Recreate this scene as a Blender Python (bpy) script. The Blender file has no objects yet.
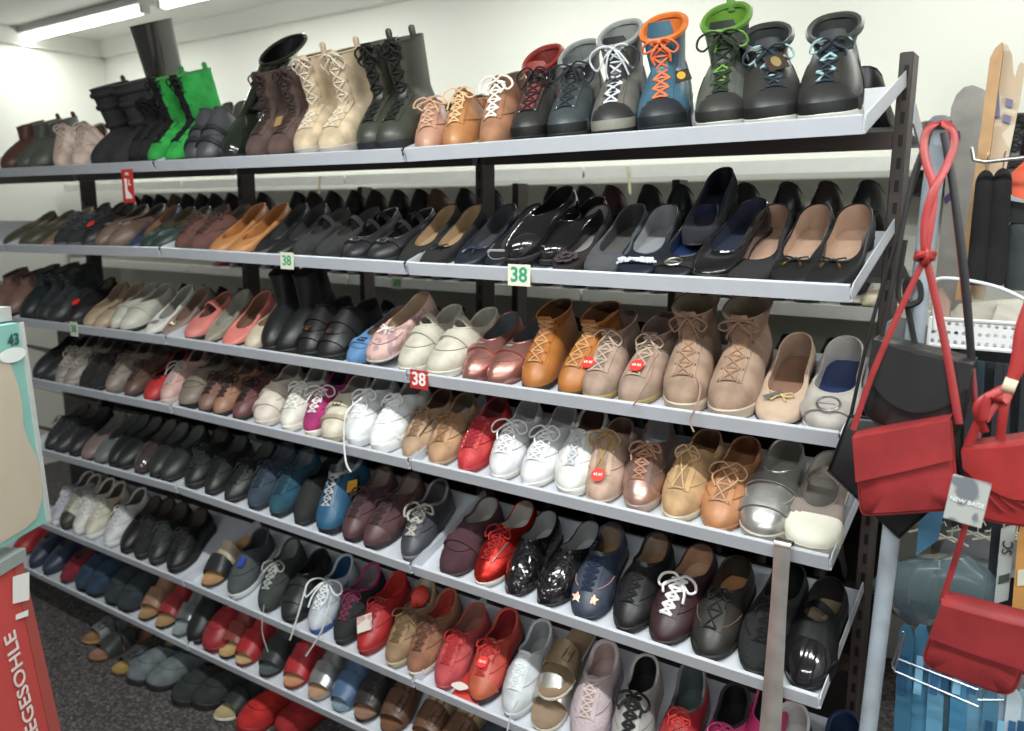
import bpy, math, random
from mathutils import Vector, Matrix, Euler
from mathutils.bvhtree import BVHTree
random.seed(7)
SC = bpy.context.scene; COL = SC.collection
PI = math.pi
# ------------------------------------------------------------------ camera
F = 824.3; EYE = 1.60
pitch = .1793; yaw = .6116; roll = .0044
fw = Vector((-math.sin(yaw)*math.cos(pitch), math.cos(yaw)*math.cos(pitch), -math.sin(pitch)))
rt = Vector((math.cos(yaw), math.sin(yaw), 0)); up = rt.cross(fw)
rt, up = rt*math.cos(roll)+up*math.sin(roll), up*math.cos(roll)-rt*math.sin(roll)
cd = bpy.data.cameras.new('camera'); cam = bpy.data.objects.new('camera', cd); COL.objects.link(cam)
cd.lens = 36*F/1024; cd.sensor_width = 36; cd.sensor_fit = 'HORIZONTAL'; cd.clip_start = .02
cam.matrix_world = Matrix(((rt.x, up.x, -fw.x, 0), (rt.y, up.y, -fw.y, 0), (rt.z, up.z, -fw.z, EYE), (0, 0, 0, 1)))
SC.camera = cam
cd.dof.use_dof = True; cd.dof.focus_distance = 1.6; cd.dof.aperture_fstop = 3.4
def at(px, py, Y):
    r = fw*F + rt*(px-512) + up*(365.5-py); r = r*(Y/r.y); return Vector((r.x, r.y, r.z+EYE))
def atZ(px, py, Z):
    r = fw*F + rt*(px-512) + up*(365.5-py); r = r*((Z-EYE)/r.z); return Vector((r.x, r.y, r.z+EYE))
def colX(px, Y, Z):                                     # x of a shoe standing on the plane Y at height Z
    k = (px-512)/F; z = Z-EYE
    return -((rt.y-k*fw.y)*Y + (rt.z-k*fw.z)*z)/(rt.x-k*fw.x)
# ------------------------------------------------------------------ materials
def lin(h):
    h = h.lstrip('#'); v = [int(h[i:i+2], 16)/255 for i in (0, 2, 4)]
    return tuple((c/12.92 if c <= .04045 else ((c+.055)/1.055)**2.4) for c in v)+(1,)
_M = {}
FIN = {'l': (.42, 0, 60, .12, .12), 's': (.95, 0, 420, .35, .22), 'p': (.12, 0, 30, .04, .03), 'm': (.32, .75, 80, .12, .1), 'f': (.85, 0, 900, .35, .1),
       'c': (.14, 0, 70, 1.0, .1), 'r': (.6, 0, 90, .1, .05), 'w': (.42, 0, 6, .02, .02), 'k': (.9, 0, 160, .5, .1), 'g': (.6, 0, 120, .3, .1),
       'x': (.35, 1, 40, .02, .02), 'h': (.95, 0, 260, .5, .2), 't': (.6, 0, 20, .02, .02)}
def mat(col, fin='l', col2=None):
    k = (col, fin, col2)
    if k in _M: return _M[k]
    m = bpy.data.materials.new('%s_%s' % ({'l': 'leather', 's': 'suede', 'p': 'patent', 'm': 'metallic', 'f': 'fabric', 'c': 'croc', 'r': 'rubber', 'w': 'paint', 'k': 'knit', 'g': 'print', 'x': 'metal', 'h': 'felt', 't': 'plain'}[fin], col.strip('#')))
    m.use_nodes = True; nt = m.node_tree; b = nt.nodes['Principled BSDF']
    ro, me, sc, bs, var = FIN[fin]
    b.inputs['Roughness'].default_value = ro; b.inputs['Metallic'].default_value = me
    tc = nt.nodes.new('ShaderNodeTexCoord')
    if fin in 'cfkg': n = nt.nodes.new('ShaderNodeTexVoronoi'); n.inputs['Scale'].default_value = sc; fac = n.outputs['Distance']
    else: n = nt.nodes.new('ShaderNodeTexNoise'); n.inputs['Scale'].default_value = sc; n.inputs['Detail'].default_value = 3; fac = n.outputs['Fac']
    if fin == 'c': n.feature = 'DISTANCE_TO_EDGE'
    nt.links.new(tc.outputs['Object'], n.inputs['Vector'])
    bp = nt.nodes.new('ShaderNodeBump'); bp.inputs['Strength'].default_value = bs; bp.inputs['Distance'].default_value = .006 if fin == 'c' else .002
    nt.links.new(fac, bp.inputs['Height']); nt.links.new(bp.outputs['Normal'], b.inputs['Normal'])
    # blotchy wear / nap: slow noise between two close shades (or the second colour of a print)
    n2 = nt.nodes.new('ShaderNodeTexNoise'); n2.inputs['Scale'].default_value = 45 if fin == 'g' else 22; n2.inputs['Detail'].default_value = 2
    nt.links.new(tc.outputs['Object'], n2.inputs['Vector'])
    rp = nt.nodes.new('ShaderNodeValToRGB'); c = lin(col); c2 = lin(col2) if col2 else None
    e = rp.color_ramp.elements
    if c2:
        e[0].position = .5; e[1].position = .54; e[0].color = c; e[1].color = c2
    else:
        e[0].position = .35; e[1].position = .65
        e[0].color = tuple(x*(1-var) for x in c[:3])+(1,); e[1].color = tuple(min(1, x*(1+var)) for x in c[:3])+(1,)
    nt.links.new(n2.outputs['Fac'], rp.inputs['Fac']); nt.links.new(rp.outputs['Color'], b.inputs['Base Color'])
    if fin in 'pc': b.inputs['Coat Weight'].default_value = .6; b.inputs['Coat Roughness'].default_value = .08
    if fin in 'sh': b.inputs['Sheen Weight'].default_value = .25; b.inputs['Sheen Roughness'].default_value = .5; b.inputs['Sheen Tint'].default_value = c
    _M[k] = m; return m
def glow(name, col, s):
    m = bpy.data.materials.new(name); m.use_nodes = True; b = m.node_tree.nodes['Principled BSDF']
    b.inputs['Emission Color'].default_value = col; b.inputs['Emission Strength'].default_value = s; return m
# ------------------------------------------------------------------ mesh collecting
def shade(h, k): return '#'+''.join('%02x' % min(255, int(int(h[i:i+2], 16)*k)) for i in (1, 3, 5))
class MB:
    def __init__(s): s.v = []; s.f = []
    def add(s, vs, fs):
        n = len(s.v); s.v += [tuple(v) for v in vs]; s.f += [tuple(i+n for i in f) for f in fs]; return s
    def rings(s, R, closed=True, cap0=False, cap1=False):
        n = len(R[0]); vs = [p for r in R for p in r]; fs = []
        for k in range(len(R)-1):
            for i in range(n if closed else n-1):
                j = (i+1) % n; fs.append((k*n+i, k*n+j, (k+1)*n+j, (k+1)*n+i))
        if cap0: fs.append(tuple(range(n-1, -1, -1)))
        if cap1: fs.append(tuple(range((len(R)-1)*n, len(R)*n)))
        return s.add(vs, fs)
    def tube(s, P, r=.0016, n=5, flat=None, closed=False):
        P = [Vector(p) for p in P]; R = []; N = len(P); ref = None
        for i, p in enumerate(P):
            a = P[(i-1) % N] if (closed or i) else P[0]; b = P[(i+1) % N] if (closed or i < N-1) else P[-1]
            d = (b-a)
            if d.length < 1e-9: d = Vector((0, 0, 1))
            d.normalize()
            if ref is None: ref = d.orthogonal().normalized()
            x = (ref-d*ref.dot(d))
            if x.length < 1e-6: x = d.orthogonal()
            x.normalize(); y = d.cross(x); ref = x
            rr = r[i] if isinstance(r, (list, tuple)) else r
            if flat: fx = Vector(flat); fx = (fx-d*fx.dot(d)); fx = fx.normalized() if fx.length > 1e-6 else x; x = fx; y = d.cross(x)
            k = .35 if flat else 1
            R.append([p+x*rr*math.cos(2*PI*q/n)+y*rr*k*math.sin(2*PI*q/n) for q in range(n)])
        if closed: R.append(R[0]); return s.rings(R)
        return s.rings(R, cap0=True, cap1=True)
    def box(s, c, d, R=None, bev=0):
        c = Vector(c); x, y, z = [q/2 for q in d]
        if bev:
            R8 = []
            for (zz, q) in ((-z, bev), (-z+bev, 0), (z-bev, 0), (z, bev)):
                X, Y = x-q, y-q; b = bev
                R8.append([(-X, -Y+b, zz), (-X+b, -Y, zz), (X-b, -Y, zz), (X, -Y+b, zz), (X, Y-b, zz), (X-b, Y, zz), (-X+b, Y, zz), (-X, Y-b, zz)])
            R8 = [[(R @ Vector(p) if R else Vector(p))+c for p in r] for r in R8]
            return s.rings(R8, cap0=True, cap1=True)
        vs = [Vector((i*x, j*y, k*z)) for i in (-1, 1) for j in (-1, 1) for k in (-1, 1)]
        vs = [(R @ v if R else v)+c for v in vs]
        return s.add(vs, [(0, 1, 3, 2), (4, 6, 7, 5), (0, 4, 5, 1), (2, 3, 7, 6), (0, 2, 6, 4), (1, 5, 7, 3)])
    def prism(s, pts, a, b):                            # pts: list of Vectors (closed outline) shifted from a to b
        return s.rings([[Vector(p)+Vector(a) for p in pts], [Vector(p)+Vector(b) for p in pts]], cap0=True, cap1=True)
    def slab(s, f, nu, nv, th):                         # a draped sheet of thickness th: f(i/nu, j/nv) -> (point, normal)
        A = []; B = []
        for j in range(nv+1):
            for i in range(nu+1):
                p, n = f(i/nu, j/nv); A.append(p+n*th); B.append(p-n*th*.3)
        m = (nu+1)*(nv+1); w = nu+1; fs = []
        for j in range(nv):
            for i in range(nu):
                a = j*w+i; q = (a, a+1, a+w+1, a+w); fs.append(q); fs.append(tuple(x+m for x in reversed(q)))
        ed = [(i, i+1) for i in range(nu)]+[(nu+j*w, nu+(j+1)*w) for j in range(nv)]+[(nv*w+i+1, nv*w+i) for i in range(nu)]+[((j+1)*w, j*w) for j in range(nv)]
        for a, b in ed: fs.append((b, a, a+m, b+m))
        return s.add(A+B, fs)
    def build(s, name, m, parent=None, smooth=True):
        me = bpy.data.meshes.new(name); me.from_pydata(s.v, [], s.f); me.validate()
        if smooth: me.polygons.foreach_set('use_smooth', [True]*len(me.polygons)); 
        me.materials.append(m)
        if smooth:
            try: me.set_sharp_from_angle(angle=math.radians(50))
            except Exception: pass
        o = bpy.data.objects.new(name, me); COL.objects.link(o)
        if parent: o.parent = parent
        return o
def build2(a, b, name, m1, m2, parent, smooth=True):    # one mesh, two materials (a part with its small surface fittings)
    n = len(a.f); a.add(b.v, b.f); o = a.build(name, m1, parent, smooth); o.data.materials.append(m2)
    for i, p in enumerate(o.data.polygons): p.material_index = 1 if i >= n else 0
    return o
def tag(o, label, cat, group=None, kind=None):
    o['label'] = label; o['category'] = cat
    if group: o['group'] = group
    if kind: o['kind'] = kind
    return o
def empty(name, loc=(0, 0, 0), R=None):
    o = bpy.data.objects.new(name, None); COL.objects.link(o); o.location = loc; o.empty_display_size = .02
    if R is not None: o.rotation_euler = R.to_euler()
    return o
def clone(o, parent=None):
    c = o.copy(); COL.objects.link(c)
    if parent: c.parent = parent
    for ch in list(o.children): clone(ch, c)
    return c
_T = {}
def text(name, s, size, m, parent, loc, R=None, ext=.0004):
    k = (s, size, ext)
    if k not in _T:
        cu = bpy.data.curves.new('t', 'FONT'); cu.body = s; cu.size = size; cu.extrude = ext; cu.align_x = 'CENTER'; cu.align_y = 'CENTER'; cu.resolution_u = 3; cu.offset = size*.02 if (s.isdigit() or s == 'L') else size*.008
        o = bpy.data.objects.new('t', cu); COL.objects.link(o); dg = bpy.context.evaluated_depsgraph_get(); dg.update()
        me = bpy.data.meshes.new_from_object(o.evaluated_get(dg)); bpy.data.objects.remove(o); bpy.data.curves.remove(cu); _T[k] = me
    me = _T[k].copy(); me.materials.clear(); me.materials.append(m); o = bpy.data.objects.new(name, me); COL.objects.link(o); o.parent = parent; o.location = loc
    if R is not None: o.rotation_euler = R.to_euler()
    return o
RX90 = Matrix.Rotation(PI/2, 3, 'X')
def smooth(P, n=4):
    P = [Vector(p) for p in P]; out = []
    for i in range(len(P)-1):
        a, b, c, d = P[max(i-1, 0)], P[i], P[i+1], P[min(i+2, len(P)-1)]
        for k in range(n):
            t = k/n; out.append(.5*((2*b)+(c-a)*t+(2*a-5*b+4*c-d)*t*t+(3*b-a-3*c+d)*t**3))
    return out+[P[-1]]
# ------------------------------------------------------------------ shoes
def ip(x, T):
    if x <= T[0][0]: return T[0][1]
    for (a, u), (b, w) in zip(T, T[1:]):
        if x <= b: k = (x-a)/(b-a); k = k*k*(3-2*k); return u+(w-u)*k
    return T[-1][1]
def endf(t, a, p=2.0): u = min(max(t/a, 0), 1); return max(0, (1-(1-u)**p))**(1/p)
TOE = {'round': (.26, 2.0, .97), 'point': (.46, 1.55, 1.0), 'square': (.13, 2.4, .9), 'almond': (.34, 1.8, 1.0), 'wide': (.2, 2.1, 1.0)}
BASE = dict(L=.252, W=.088, toe='round', ts=.012, heel=0.0, hb=None, tf=.42, tr=.985, zf=.085, zs=.058, zr=.07, ow=.8, fa=.8, tb=.05, shaft=None, side=1, pipe=.0017,
            fin='l', col='#222222', sole='#1b1a1a', lin='#5a5048', ins=None, welt=1.035)
K = {
 'ballet_flat': dict(L=.25, tf=.31, zf=.022, zs=.030, zr=.054, ow=.92, fa=.30, tb=.034, ts=.005, heel=.017, hb='low', toe='almond', W=.082, lin='#a58a74', pipe=.0021),
 'pump': dict(L=.24, tf=.29, zf=.020, zs=.032, zr=.054, ow=.9, fa=.36, tb=.035, ts=.005, heel=.035, hb='block', toe='almond', W=.08, lin='#a58a74', pipe=.0018),
 'loafer': dict(L=.245, tf=.45, zf=.054, zs=.046, zr=.062, ow=.86, fa=.4, tb=.045, ts=.012, toe='almond', hb='low', heel=.006),
 'moccasin': dict(L=.245, tf=.38, zf=.042, zs=.044, zr=.06, ow=.9, fa=.36, tb=.044, ts=.007, W=.088),
 'sneaker': dict(tf=.50, zf=.068, zs=.044, zr=.066, ow=.86, fa=.45, tb=.038, ts=.020, pipe=.0042, W=.090, lace='#eeeeee', sole='#d8d8d6', L=.256, toe='almond'),
 'lace_up_shoe': dict(L=.25, tf=.50, zf=.064, zs=.044, zr=.060, ow=.88, fa=.45, tb=.038, ts=.012, pipe=.0024, lace='#3a332e', W=.088, toe='almond'),
 'velcro_shoe': dict(L=.25, tf=.50, zf=.064, zs=.046, zr=.062, ow=.88, fa=.42, tb=.04, ts=.018, pipe=.003, W=.094),
 'hiking_boot': dict(L=.262, tf=.47, zf=.085, zs=.08, zr=.085, ow=.86, fa=.5, tb=.045, ts=.022, pipe=.0062, W=.096, lace='#222222', shaft=dict(H=.128, f=.52, r=.985, w=.080, n=3, slant=.03), toe='round'),
 'ankle_boot': dict(L=.25, tf=.48, zf=.078, zs=.078, zr=.085, ow=.84, fa=.5, tb=.05, ts=.018, pipe=.0022, W=.094, shaft=dict(H=.15, f=.54, r=.97, w=.074, n=3)),
 'lace_boot': dict(L=.255, tf=.48, zf=.082, zs=.08, zr=.088, ow=.84, fa=.5, tb=.044, ts=.028, pipe=.0022, W=.096, lace='#222222', shaft=dict(H=.235, f=.50, r=.985, w=.084, n=5)),
 'tall_boot': dict(L=.262, tf=.44, zf=.09, zs=.085, zr=.09, ow=.84, fa=.5, tb=.05, ts=.018, pipe=.0022, W=.094, shaft=dict(H=.40, f=.50, r=1.0, w=.10, n=6)),
 'clog': dict(tf=.50, zf=.064, zs=.03, zr=.008, ow=.86, fa=.46, tb=.05, ts=.02, pipe=.003, toe='wide', W=.098, sole='#1d1b1a'),
 'mary_jane': dict(L=.24, tf=.34, zf=.034, zs=.04, zr=.056, ow=.84, fa=.4, tb=.04, ts=.013, W=.086, pipe=.0022),
}
def leafpath(*P): return [Vector(p) for p in P]
def make_shoe(kind, o, lod=0):
    P = dict(BASE); P.update(K.get(kind, {})); P.update(o)
    L, W, side, ts = P['L'], P['W'], P['side'], P['ts']; a_, p_, tb_ = TOE[P['toe']]; hl = P['heel']
    root = empty(kind)
    um = mat(P['col'], P['fin'], P.get('col2')); sm = mat(P['sole'], 'r'); lm = mat(P['lin'], 'l'); im = mat(P['ins'] or P['lin'], 'l')
    acc = P.get('acc')
    body = [(0, tb_), (.3, 1.0), (.6, .76), (.8, .76), (1, .72)]
    hw = lambda t: W/2*ip(t, body)*endf(t, a_, p_)*endf(1-t, .16)
    cx = lambda t: side*W*(.13*(1-t)**2-.05)
    zb = lambda t: .008*max(0, 1-t/.25)**2+hl*ip(t, [(.25, 0), (.78, 1), (1, 1.04)])
    N = 32 if not lod else 20
    def ring(f): return [f((1-math.cos(2*PI*i/N))/2, (1 if i < N/2 else -1)*(0 if i in (0, N//2) else 1)) for i in range(N)]
    sol = lambda k, z, g=0: ring(lambda t, s: Vector((cx(t)+s*(hw(t)*k+g*.0), (t-.5)*L*(1+(k-1)*.5)+L/2, zb(t)+z)))
    B = sol(1.0, ts*.9)
    if kind in ('slide_sandal', 'sandal'):
        ms = MB(); ms.rings([sol(.96, 0), sol(1.04, .004), sol(1.05, ts*.7), sol(1.02, ts)], cap0=True, cap1=True); ms.build('sole', sm, root)
        b = MB(); rim = sol(1.0, ts+.004); inn = ring(lambda t, s: Vector((cx(t)+s*hw(t)*.9, (t-.5)*L*.93+L/2, zb(t)+ts+.001)))
        b.rings([sol(1.0, ts-.002), rim, inn], cap0=False, cap1=True); b.build('footbed', im, root)
        for q, (t0, bw, ht, *cc) in enumerate(P['bands']):
            m = MB(); bm_ = mat(cc[0], P['fin']) if cc else um
            def f(u, v, t0=t0, bw=bw, ht=ht):
                t = t0+(v-.5)*bw/L; a = PI*u; w = hw(t)*1.03; h = ht*(1+.28*(v-.5)*2*(1 if t0 < .55 else .4))
                c, s_ = math.cos(a), math.sin(a)
                p = Vector((cx(t)+w*math.copysign(abs(c)**.75, c), t*L, zb(t)+ts*.6+(h+ts*.4)*s_**.7)); n = Vector((c, -.15, s_+.05)).normalized(); return p, n
            m.slab(f, 14, 4, .0022); st = m.build('strap', bm_, root)
            if P.get('buckle'):
                bb = MB(); p, n = f(.36, .5)
                e1 = Vector((1, 0, -.5)).normalized(); e2 = Vector((0, 1, 0)); c0 = p+n*.006
                bb.tube([c0+e1*.009*x+e2*bw*.4*y for x, y in ((-1, -1), (1, -1), (1, 1), (-1, 1))], .0018, 5, closed=True)
                bb.tube([c0-e1*.009, c0+e1*.009], .0013); bb.build('buckle', mat(P['buckle'], 'x'), st)
        return root, P, None
    # ---- upper
    tf, tr = P['tf'], P['tr']; fa = P['fa']
    def topl(t, s):
        q = tf+(tr-tf)*t; z = ip(t, [(0, P['zf']), (.5, P['zs']), (1, P['zr'])])
        w = W/2*ip(q, body)*P['ow']*endf(t, fa)*endf(1-t, .28)
        return Vector((cx(q)+s*w, q*L, zb(q)+ts+z))
    T = ring(topl); tb = P['tb']; KV = 9 if not lod else 6
    LV = []
    for k in range(KV+1):
        a = k/KV*PI/2; g = 1-math.cos(a); h = math.sin(a)**.85; r = []
        for i in range(N):
            b, t = B[i], T[i]; dz = t.z-b.z; tbb = min(tb, dz)
            p = b.lerp(t, g); bulge = math.sin(2*a)*.004
            out = Vector((b.x-cx(.5), 0, 0)); out = out.normalized() if out.length > .01 else Vector()
            p += out*bulge; p.z = b.z+tbb*h+(dz-tbb)*(.45*g+.55*g**1.6) if dz > tbb else b.z+dz*h
            if P.get('crease') and k in (4, 5): p.z -= .0015
            r.append(p)
        LV.append(r)
    cen = [LV[k][0].copy() for k in range(KV+1)]
    TOP = T; sh = P['shaft']
    if sh:
        for k in range(1, sh['n']+1):
            u = k/sh['n']; r = []
            for i in range(N):
                t = (1-math.cos(2*PI*i/N))/2; s = 0 if i in (0, N//2) else (1 if i < N/2 else -1)
                q = sh['f']+(sh['r']-sh['f'])*t; w = sh['w']/2*math.sqrt(max(0, 1-(2*t-1)**2))**.8
                e = Vector((cx(q)+s*w+sh.get('lean', 0)*0, q*L+sh.get('ly', 0), zb(q)+ts+sh['H']+sh.get('dip', 0)*(1-math.cos(2*PI*i/N*2))/2*-1+sh.get('slant', 0)*(t-.5)))
                e.x += sh.get('lx', 0)
                p = T[i].lerp(e, u); p.y += math.sin(u*PI)*sh.get('back', .0); r.append(p)
                if sh.get('puff'):
                    c = Vector((cx(.7), .72*L, p.z)); p += (p-c)*sh['puff']*abs(math.sin(u*PI*sh.get('puffs', 3)))
            LV.append(r); cen.append(r[0].copy())
        TOP = LV[-1]
    mb = MB(); mb.rings(LV); mb.build('upper', um, root)
    bvh = BVHTree.FromPolygons([Vector(v) for v in mb.v], mb.f)
    # ---- lining, insole
    zc = Vector((cx(.7), .7*L, 0))
    def shr(r, k, dz): c = sum(r, Vector())/len(r); return [Vector((c.x+(p.x-c.x)*k, c.y+(p.y-c.y)*(1-(1-k)*.5), p.z+dz)) for p in r]
    flo = ring(lambda t, s: Vector((cx(.1+t*.87)+s*hw(.1+t*.87)*.9, (.1+t*.87)*L, zb(.1+t*.87)+ts+.003)))
    R0 = shr(TOP, .955, -.0005)
    lr = [shr(TOP, .99, .0003), R0]
    if sh: lr += [shr(LV[KV], .93, 0)]
    lr += [[a.lerp(b, .5)*1 for a, b in zip(shr(T, .93, 0), flo)], flo]
    MB().rings(lr).build('lining', lm, root)
    im_ = MB(); im_.rings([flo], cap1=True); im_.build('insole', im, root)
    if P['pipe']:
        MB().tube(TOP, P['pipe'], 6, closed=True).build('collar', mat(P.get('pc') or (acc if kind in ('hiking_boot',) and acc else P['col']), P['fin'] if P['fin'] != 'g' else 'l'), root)
    # ---- sole
    k = P['welt']; ms = MB()
    ms.rings([sol(k-.05, 0), sol(k, .0025), sol(k, ts*.55), sol(k+.005, ts-.001), sol(k-.06, ts+.002)], cap0=True)
    ms.build('sole', sm, root)
    if hl > .004 and P['hb']:
        h = MB(); t0 = .76 if P['hb'] == 'block' else .72; kk = .82 if P['hb'] == 'block' else .96
        if P['hb'] == 'slim': t0 = .84; kk = .5
        def hr(z, q): return [Vector((cx(.9)+math.copysign(1, s)*abs(s)**.8*hw(.86)*q, (t0+1)/2*L+c*(1-t0)/2*L*q*(1 if c > 0 else .95), z)) for c, s in ((math.cos(x*PI/8), math.sin(x*PI/8)) for x in range(16))]
        zt = zb(.9); h.rings([hr(0, kk), hr(zt*.5, kk*1.0), hr(zt+.003, 1.0)], cap0=True, cap1=True); h.build('heel', sm, root)
    # ---- surface helpers
    def tang(s):                                       # centre line of the vamp: s from 0 (toe) to len-1
        s = min(max(s, 0), len(cen)-1.001); i = int(s); p = cen[i].lerp(cen[i+1], s-i); d = (cen[i+1]-cen[i]).normalized()
        return p, d, Vector((1, 0, 0)).cross(d).normalized()
    def surf(s, x, off=.0015):
        p, d, n = tang(s)
        if n.z < 0 and abs(n.z) > .3: n = -n
        o_ = p+Vector((x, 0, 0))+n*.06; h = bvh.ray_cast(o_, -n, .11)
        if h[0] is None: q = bvh.find_nearest(p+Vector((x, 0, 0))); return (q[0] if q[0] else p)+n*off, n
        return h[0]+n*off, n
    def capf(name, cond, colr, fin, off=.0013, ycut=None):
        vs = []; fs = []; idx = {}
        nn = len(LV)
        for kk in range(nn-1):
            for i in range(N):
                t = (1-math.cos(2*PI*(i+.5)/N))/2
                if not cond(t, kk/KV, i, (LV[kk][i].y+LV[kk+1][i].y)/2): continue
                f = []
                for (a, b) in ((kk, i), (kk, (i+1) % N), (kk+1, (i+1) % N), (kk+1, i)):
                    if (a, b) not in idx:
                        p = LV[a][b]; a0 = LV[max(a-1, 0)][b]; a1 = LV[min(a+1, nn-1)][b]; b0 = LV[a][(b-1) % N]; b1 = LV[a][(b+1) % N]
                        nrm = (b1-b0).cross(a1-a0)
                        nrm = nrm.normalized() if nrm.length > 1e-12 else Vector((0, 0, 1))
                        idx[(a, b)] = len(vs); vs.append(p+nrm*off)
                    f.append(idx[(a, b)])
                fs.append(tuple(f))
        if ycut:
            for q in range(len(vs)):
                p = vs[q]
                if p.y > ycut:
                    h = bvh.ray_cast(Vector((p.x*.985, ycut, p.z+.03)), Vector((0, 0, -1)), .05)
                    vs[q] = h[0]+Vector((0, 0, off)) if h[0] and abs(h[0].z-p.z) < .025 and p.z > ts+.02 else Vector((p.x, ycut, p.z))
        if fs: MB().add(vs, fs).build(name, mat(colr, fin), root)
    if P.get('cap'): tc_ = P.get('capy', .17); capf('toe_cap', lambda t, v, i, y: y < tc_*L+.004 and v < .92, P['cap'], P.get('capf', 'l'), ycut=tc_*L)
    if P.get('hcap'): capf('heel_counter', lambda t, v, i, y: t > .84 and v < .95, P['hcap'], 'l')
    if P.get('panel'): [capf('side_panel', lambda t, v, i, y, s_=s_: (i < N//2) == s_ and P.get('p0', .3) < t < P.get('p1', .62) and P.get('pv0', .1) < v < P.get('pv1', .75), P['panel'], P.get('panf', 'l')) for s_ in (True, False)]
    if P.get('panel2'): [capf('side_stripe', lambda t, v, i, y, s_=s_: (i < N//2) == s_ and .66 < t < .8 and .15 < v < .9, P['panel2'], 'l') for s_ in (True, False)]
    if P.get('rand'): capf('rand', lambda t, v, i, y: v < .2, P['rand'], 'r')
    if P.get('gore'): [capf('gusset', lambda t, v, i, y, s_=s_: (i < N//2) == s_ and .42 < t < .62 and v > .9, P['gore'], 'k') for s_ in (True, False)]
    ms_ = len(cen)-1
    s0 = P.get('l0', KV*.55)
    if P.get('tongue', P.get('lace')):
        tl = P.get('tl', .010 if kind != 'hiking_boot' else .02); tw = P.get('tw', .017 if kind != 'hiking_boot' else .026)
        mt = MB(); pe, de, ne = tang(ms_-.01)
        def f(u, v):
            x = (u-.5)*2*tw*(.75+.25*v)*(1 if v < .9 else .8)
            if v < .75: p, n = surf(s0+(ms_-.02-s0)*v/.75, x, .0008); return p, n
            p, n = surf(ms_-.03, x, .0008); k = (v-.75)/.25; return p+(de*.9+Vector((0, .15, .5))).normalized()*tl*k+n*(.003-abs(u-.5)*.006)*k, n
        mt.slab(f, 4, 8, .0016); tg = mt.build('tongue', mat(P.get('tcol') or shade(P['col'], .8), P['fin'] if P['fin'] not in 'gc' else 'l'), root)
    if P.get('lace'):
        fx = P.get('lw', .018 if not sh else .019)
        if not lod and P.get('facing', 1):
            for sg in (-1, 1):
                fm_ = MB(); fm_.slab(lambda u, v, sg=sg: surf(s0-.2+(ms_-.1-s0)*v, sg*(fx*.72+.010*u), .0012), 2, 8, .0012); fm_.build('lace_facing', um, root)
        la = MB(); rows = P.get('rows', 5 if not sh else (6 if kind == 'hiking_boot' else 8)); lw = P.get('lw', .018 if not sh else .019); r = P.get('lr', .0021); s1 = ms_-.15
        fl = P.get('lflat')
        pts = []
        for q in range(rows):
            s = s0+(s1-s0)*q/(rows-1); w = lw*(.75+.25*q/(rows-1)); pts.append((s, w))
        oy = .0034
        for q, (s, w) in enumerate(pts):
            if not P.get('xonly'): la.tube([surf(s, x*w, oy-.0005+.001*(1-abs(x)))[0] for x in (-1, -.5, 0, .5, 1)], r, 5)
            if q < rows-1:
                s2, w2 = pts[q+1]
                for sg in (-1, 1): la.tube([surf(s+(s2-s)*u, sg*(-w+(w+w2)*u), oy+.0012*math.sin(u*PI))[0] for u in (0, .25, .5, .75, 1)], r, 5)
        if P.get('bow', 1):
            rnd = random.Random(P.get('seed', 1)); c, n = surf(s1, 0, .005); _, d, _ = tang(s1); bs = P.get('bs', 1.0)*rnd.uniform(.65, .95)
            for sg in (-1, 1):
                X = Vector((sg, 0, 0)); dn = -d
                q1 = rnd.uniform(.6, 1.3)
                la.tube(smooth([c, c+X*.012*bs+n*.007+d*.006*q1, c+X*.030*bs+n*.005+dn*.002*q1, c+X*.036*bs+dn*.014*bs-n*.002, c+X*.026*bs+dn*.024*bs*q1, c+X*.010*bs+dn*.010+n*.004, c], 3), r, 5)
                e = rnd.uniform(.03, .05)*bs
                la.tube(smooth([c, c+X*.010+dn*.012+n*.006, c+X*(.016+rnd.uniform(0, .012))+dn*e*.6+n*.004, c+X*(.010+rnd.uniform(0, .02))+dn*e-n*.002], 3), r, 5)
            la.box(c+n*.003, (.007, .006, .006), bev=.0015)
        ey = MB()
        for s, w in pts if P.get('eye') else ():
            for sg in (-1, 1):
                p, n = surf(s, sg*(w+.003), .0015); e1 = Vector((1, 0, 0)); e2 = n.cross(e1)
                ey.tube([p+e1*.003*math.cos(x*PI/3)+e2*.003*math.sin(x*PI/3) for x in range(6)], .001, 4, closed=True)
        if P.get('eye'): build2(la, ey, 'lace', mat(P['lace'], 'f', P.get('lace2')), mat(P['eye'], 'x'), root)
        else: la.build('lace', mat(P['lace'], 'f', P.get('lace2')), root)
    def wrap(s, wd, colr, fin, nm='strap', off=.003, ph=1.25, th=.003, bump=0):
        p, d, n = tang(s) if s <= ms_ else (None, None, None)
        ax = Vector((cx(p.y/L), p.y, zb(p.y/L)+ts+.004)); H = max(.02, (p-ax).length)
        rad = []; NU = 14
        if n.z < 0: n = -n
        for q in range(NU+1):
            a = (q/NU*2-1)*ph; dr = Vector((math.sin(a), 0, 0))+Vector((0, n.y*.6, 1)).normalized()*math.cos(a); dr.normalize()
            h = bvh.ray_cast(ax+dr*.13, -dr, .128); rad.append((dr, (h[0]-ax).length if h[0] else None))
        hits = [x for _, x in rad if x]; df = sum(hits)/len(hits) if hits else .04
        def f(u, v):
            i = min(int(u*NU), NU); dr, rr = rad[i]; off2 = d*(v-.5)*wd
            o_ = ax+off2; h = bvh.ray_cast(o_+dr*.13, -dr, .128); r2 = (h[0]-o_).length if h[0] else (rr or df)
            r2 = max(r2, min((x for _, x in rad if x), default=df)*.9)
            return o_+dr*(r2+off), dr
        m = MB(); m.slab(f, NU, 4, th); return m.build(nm, mat(colr, fin), root), f
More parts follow.
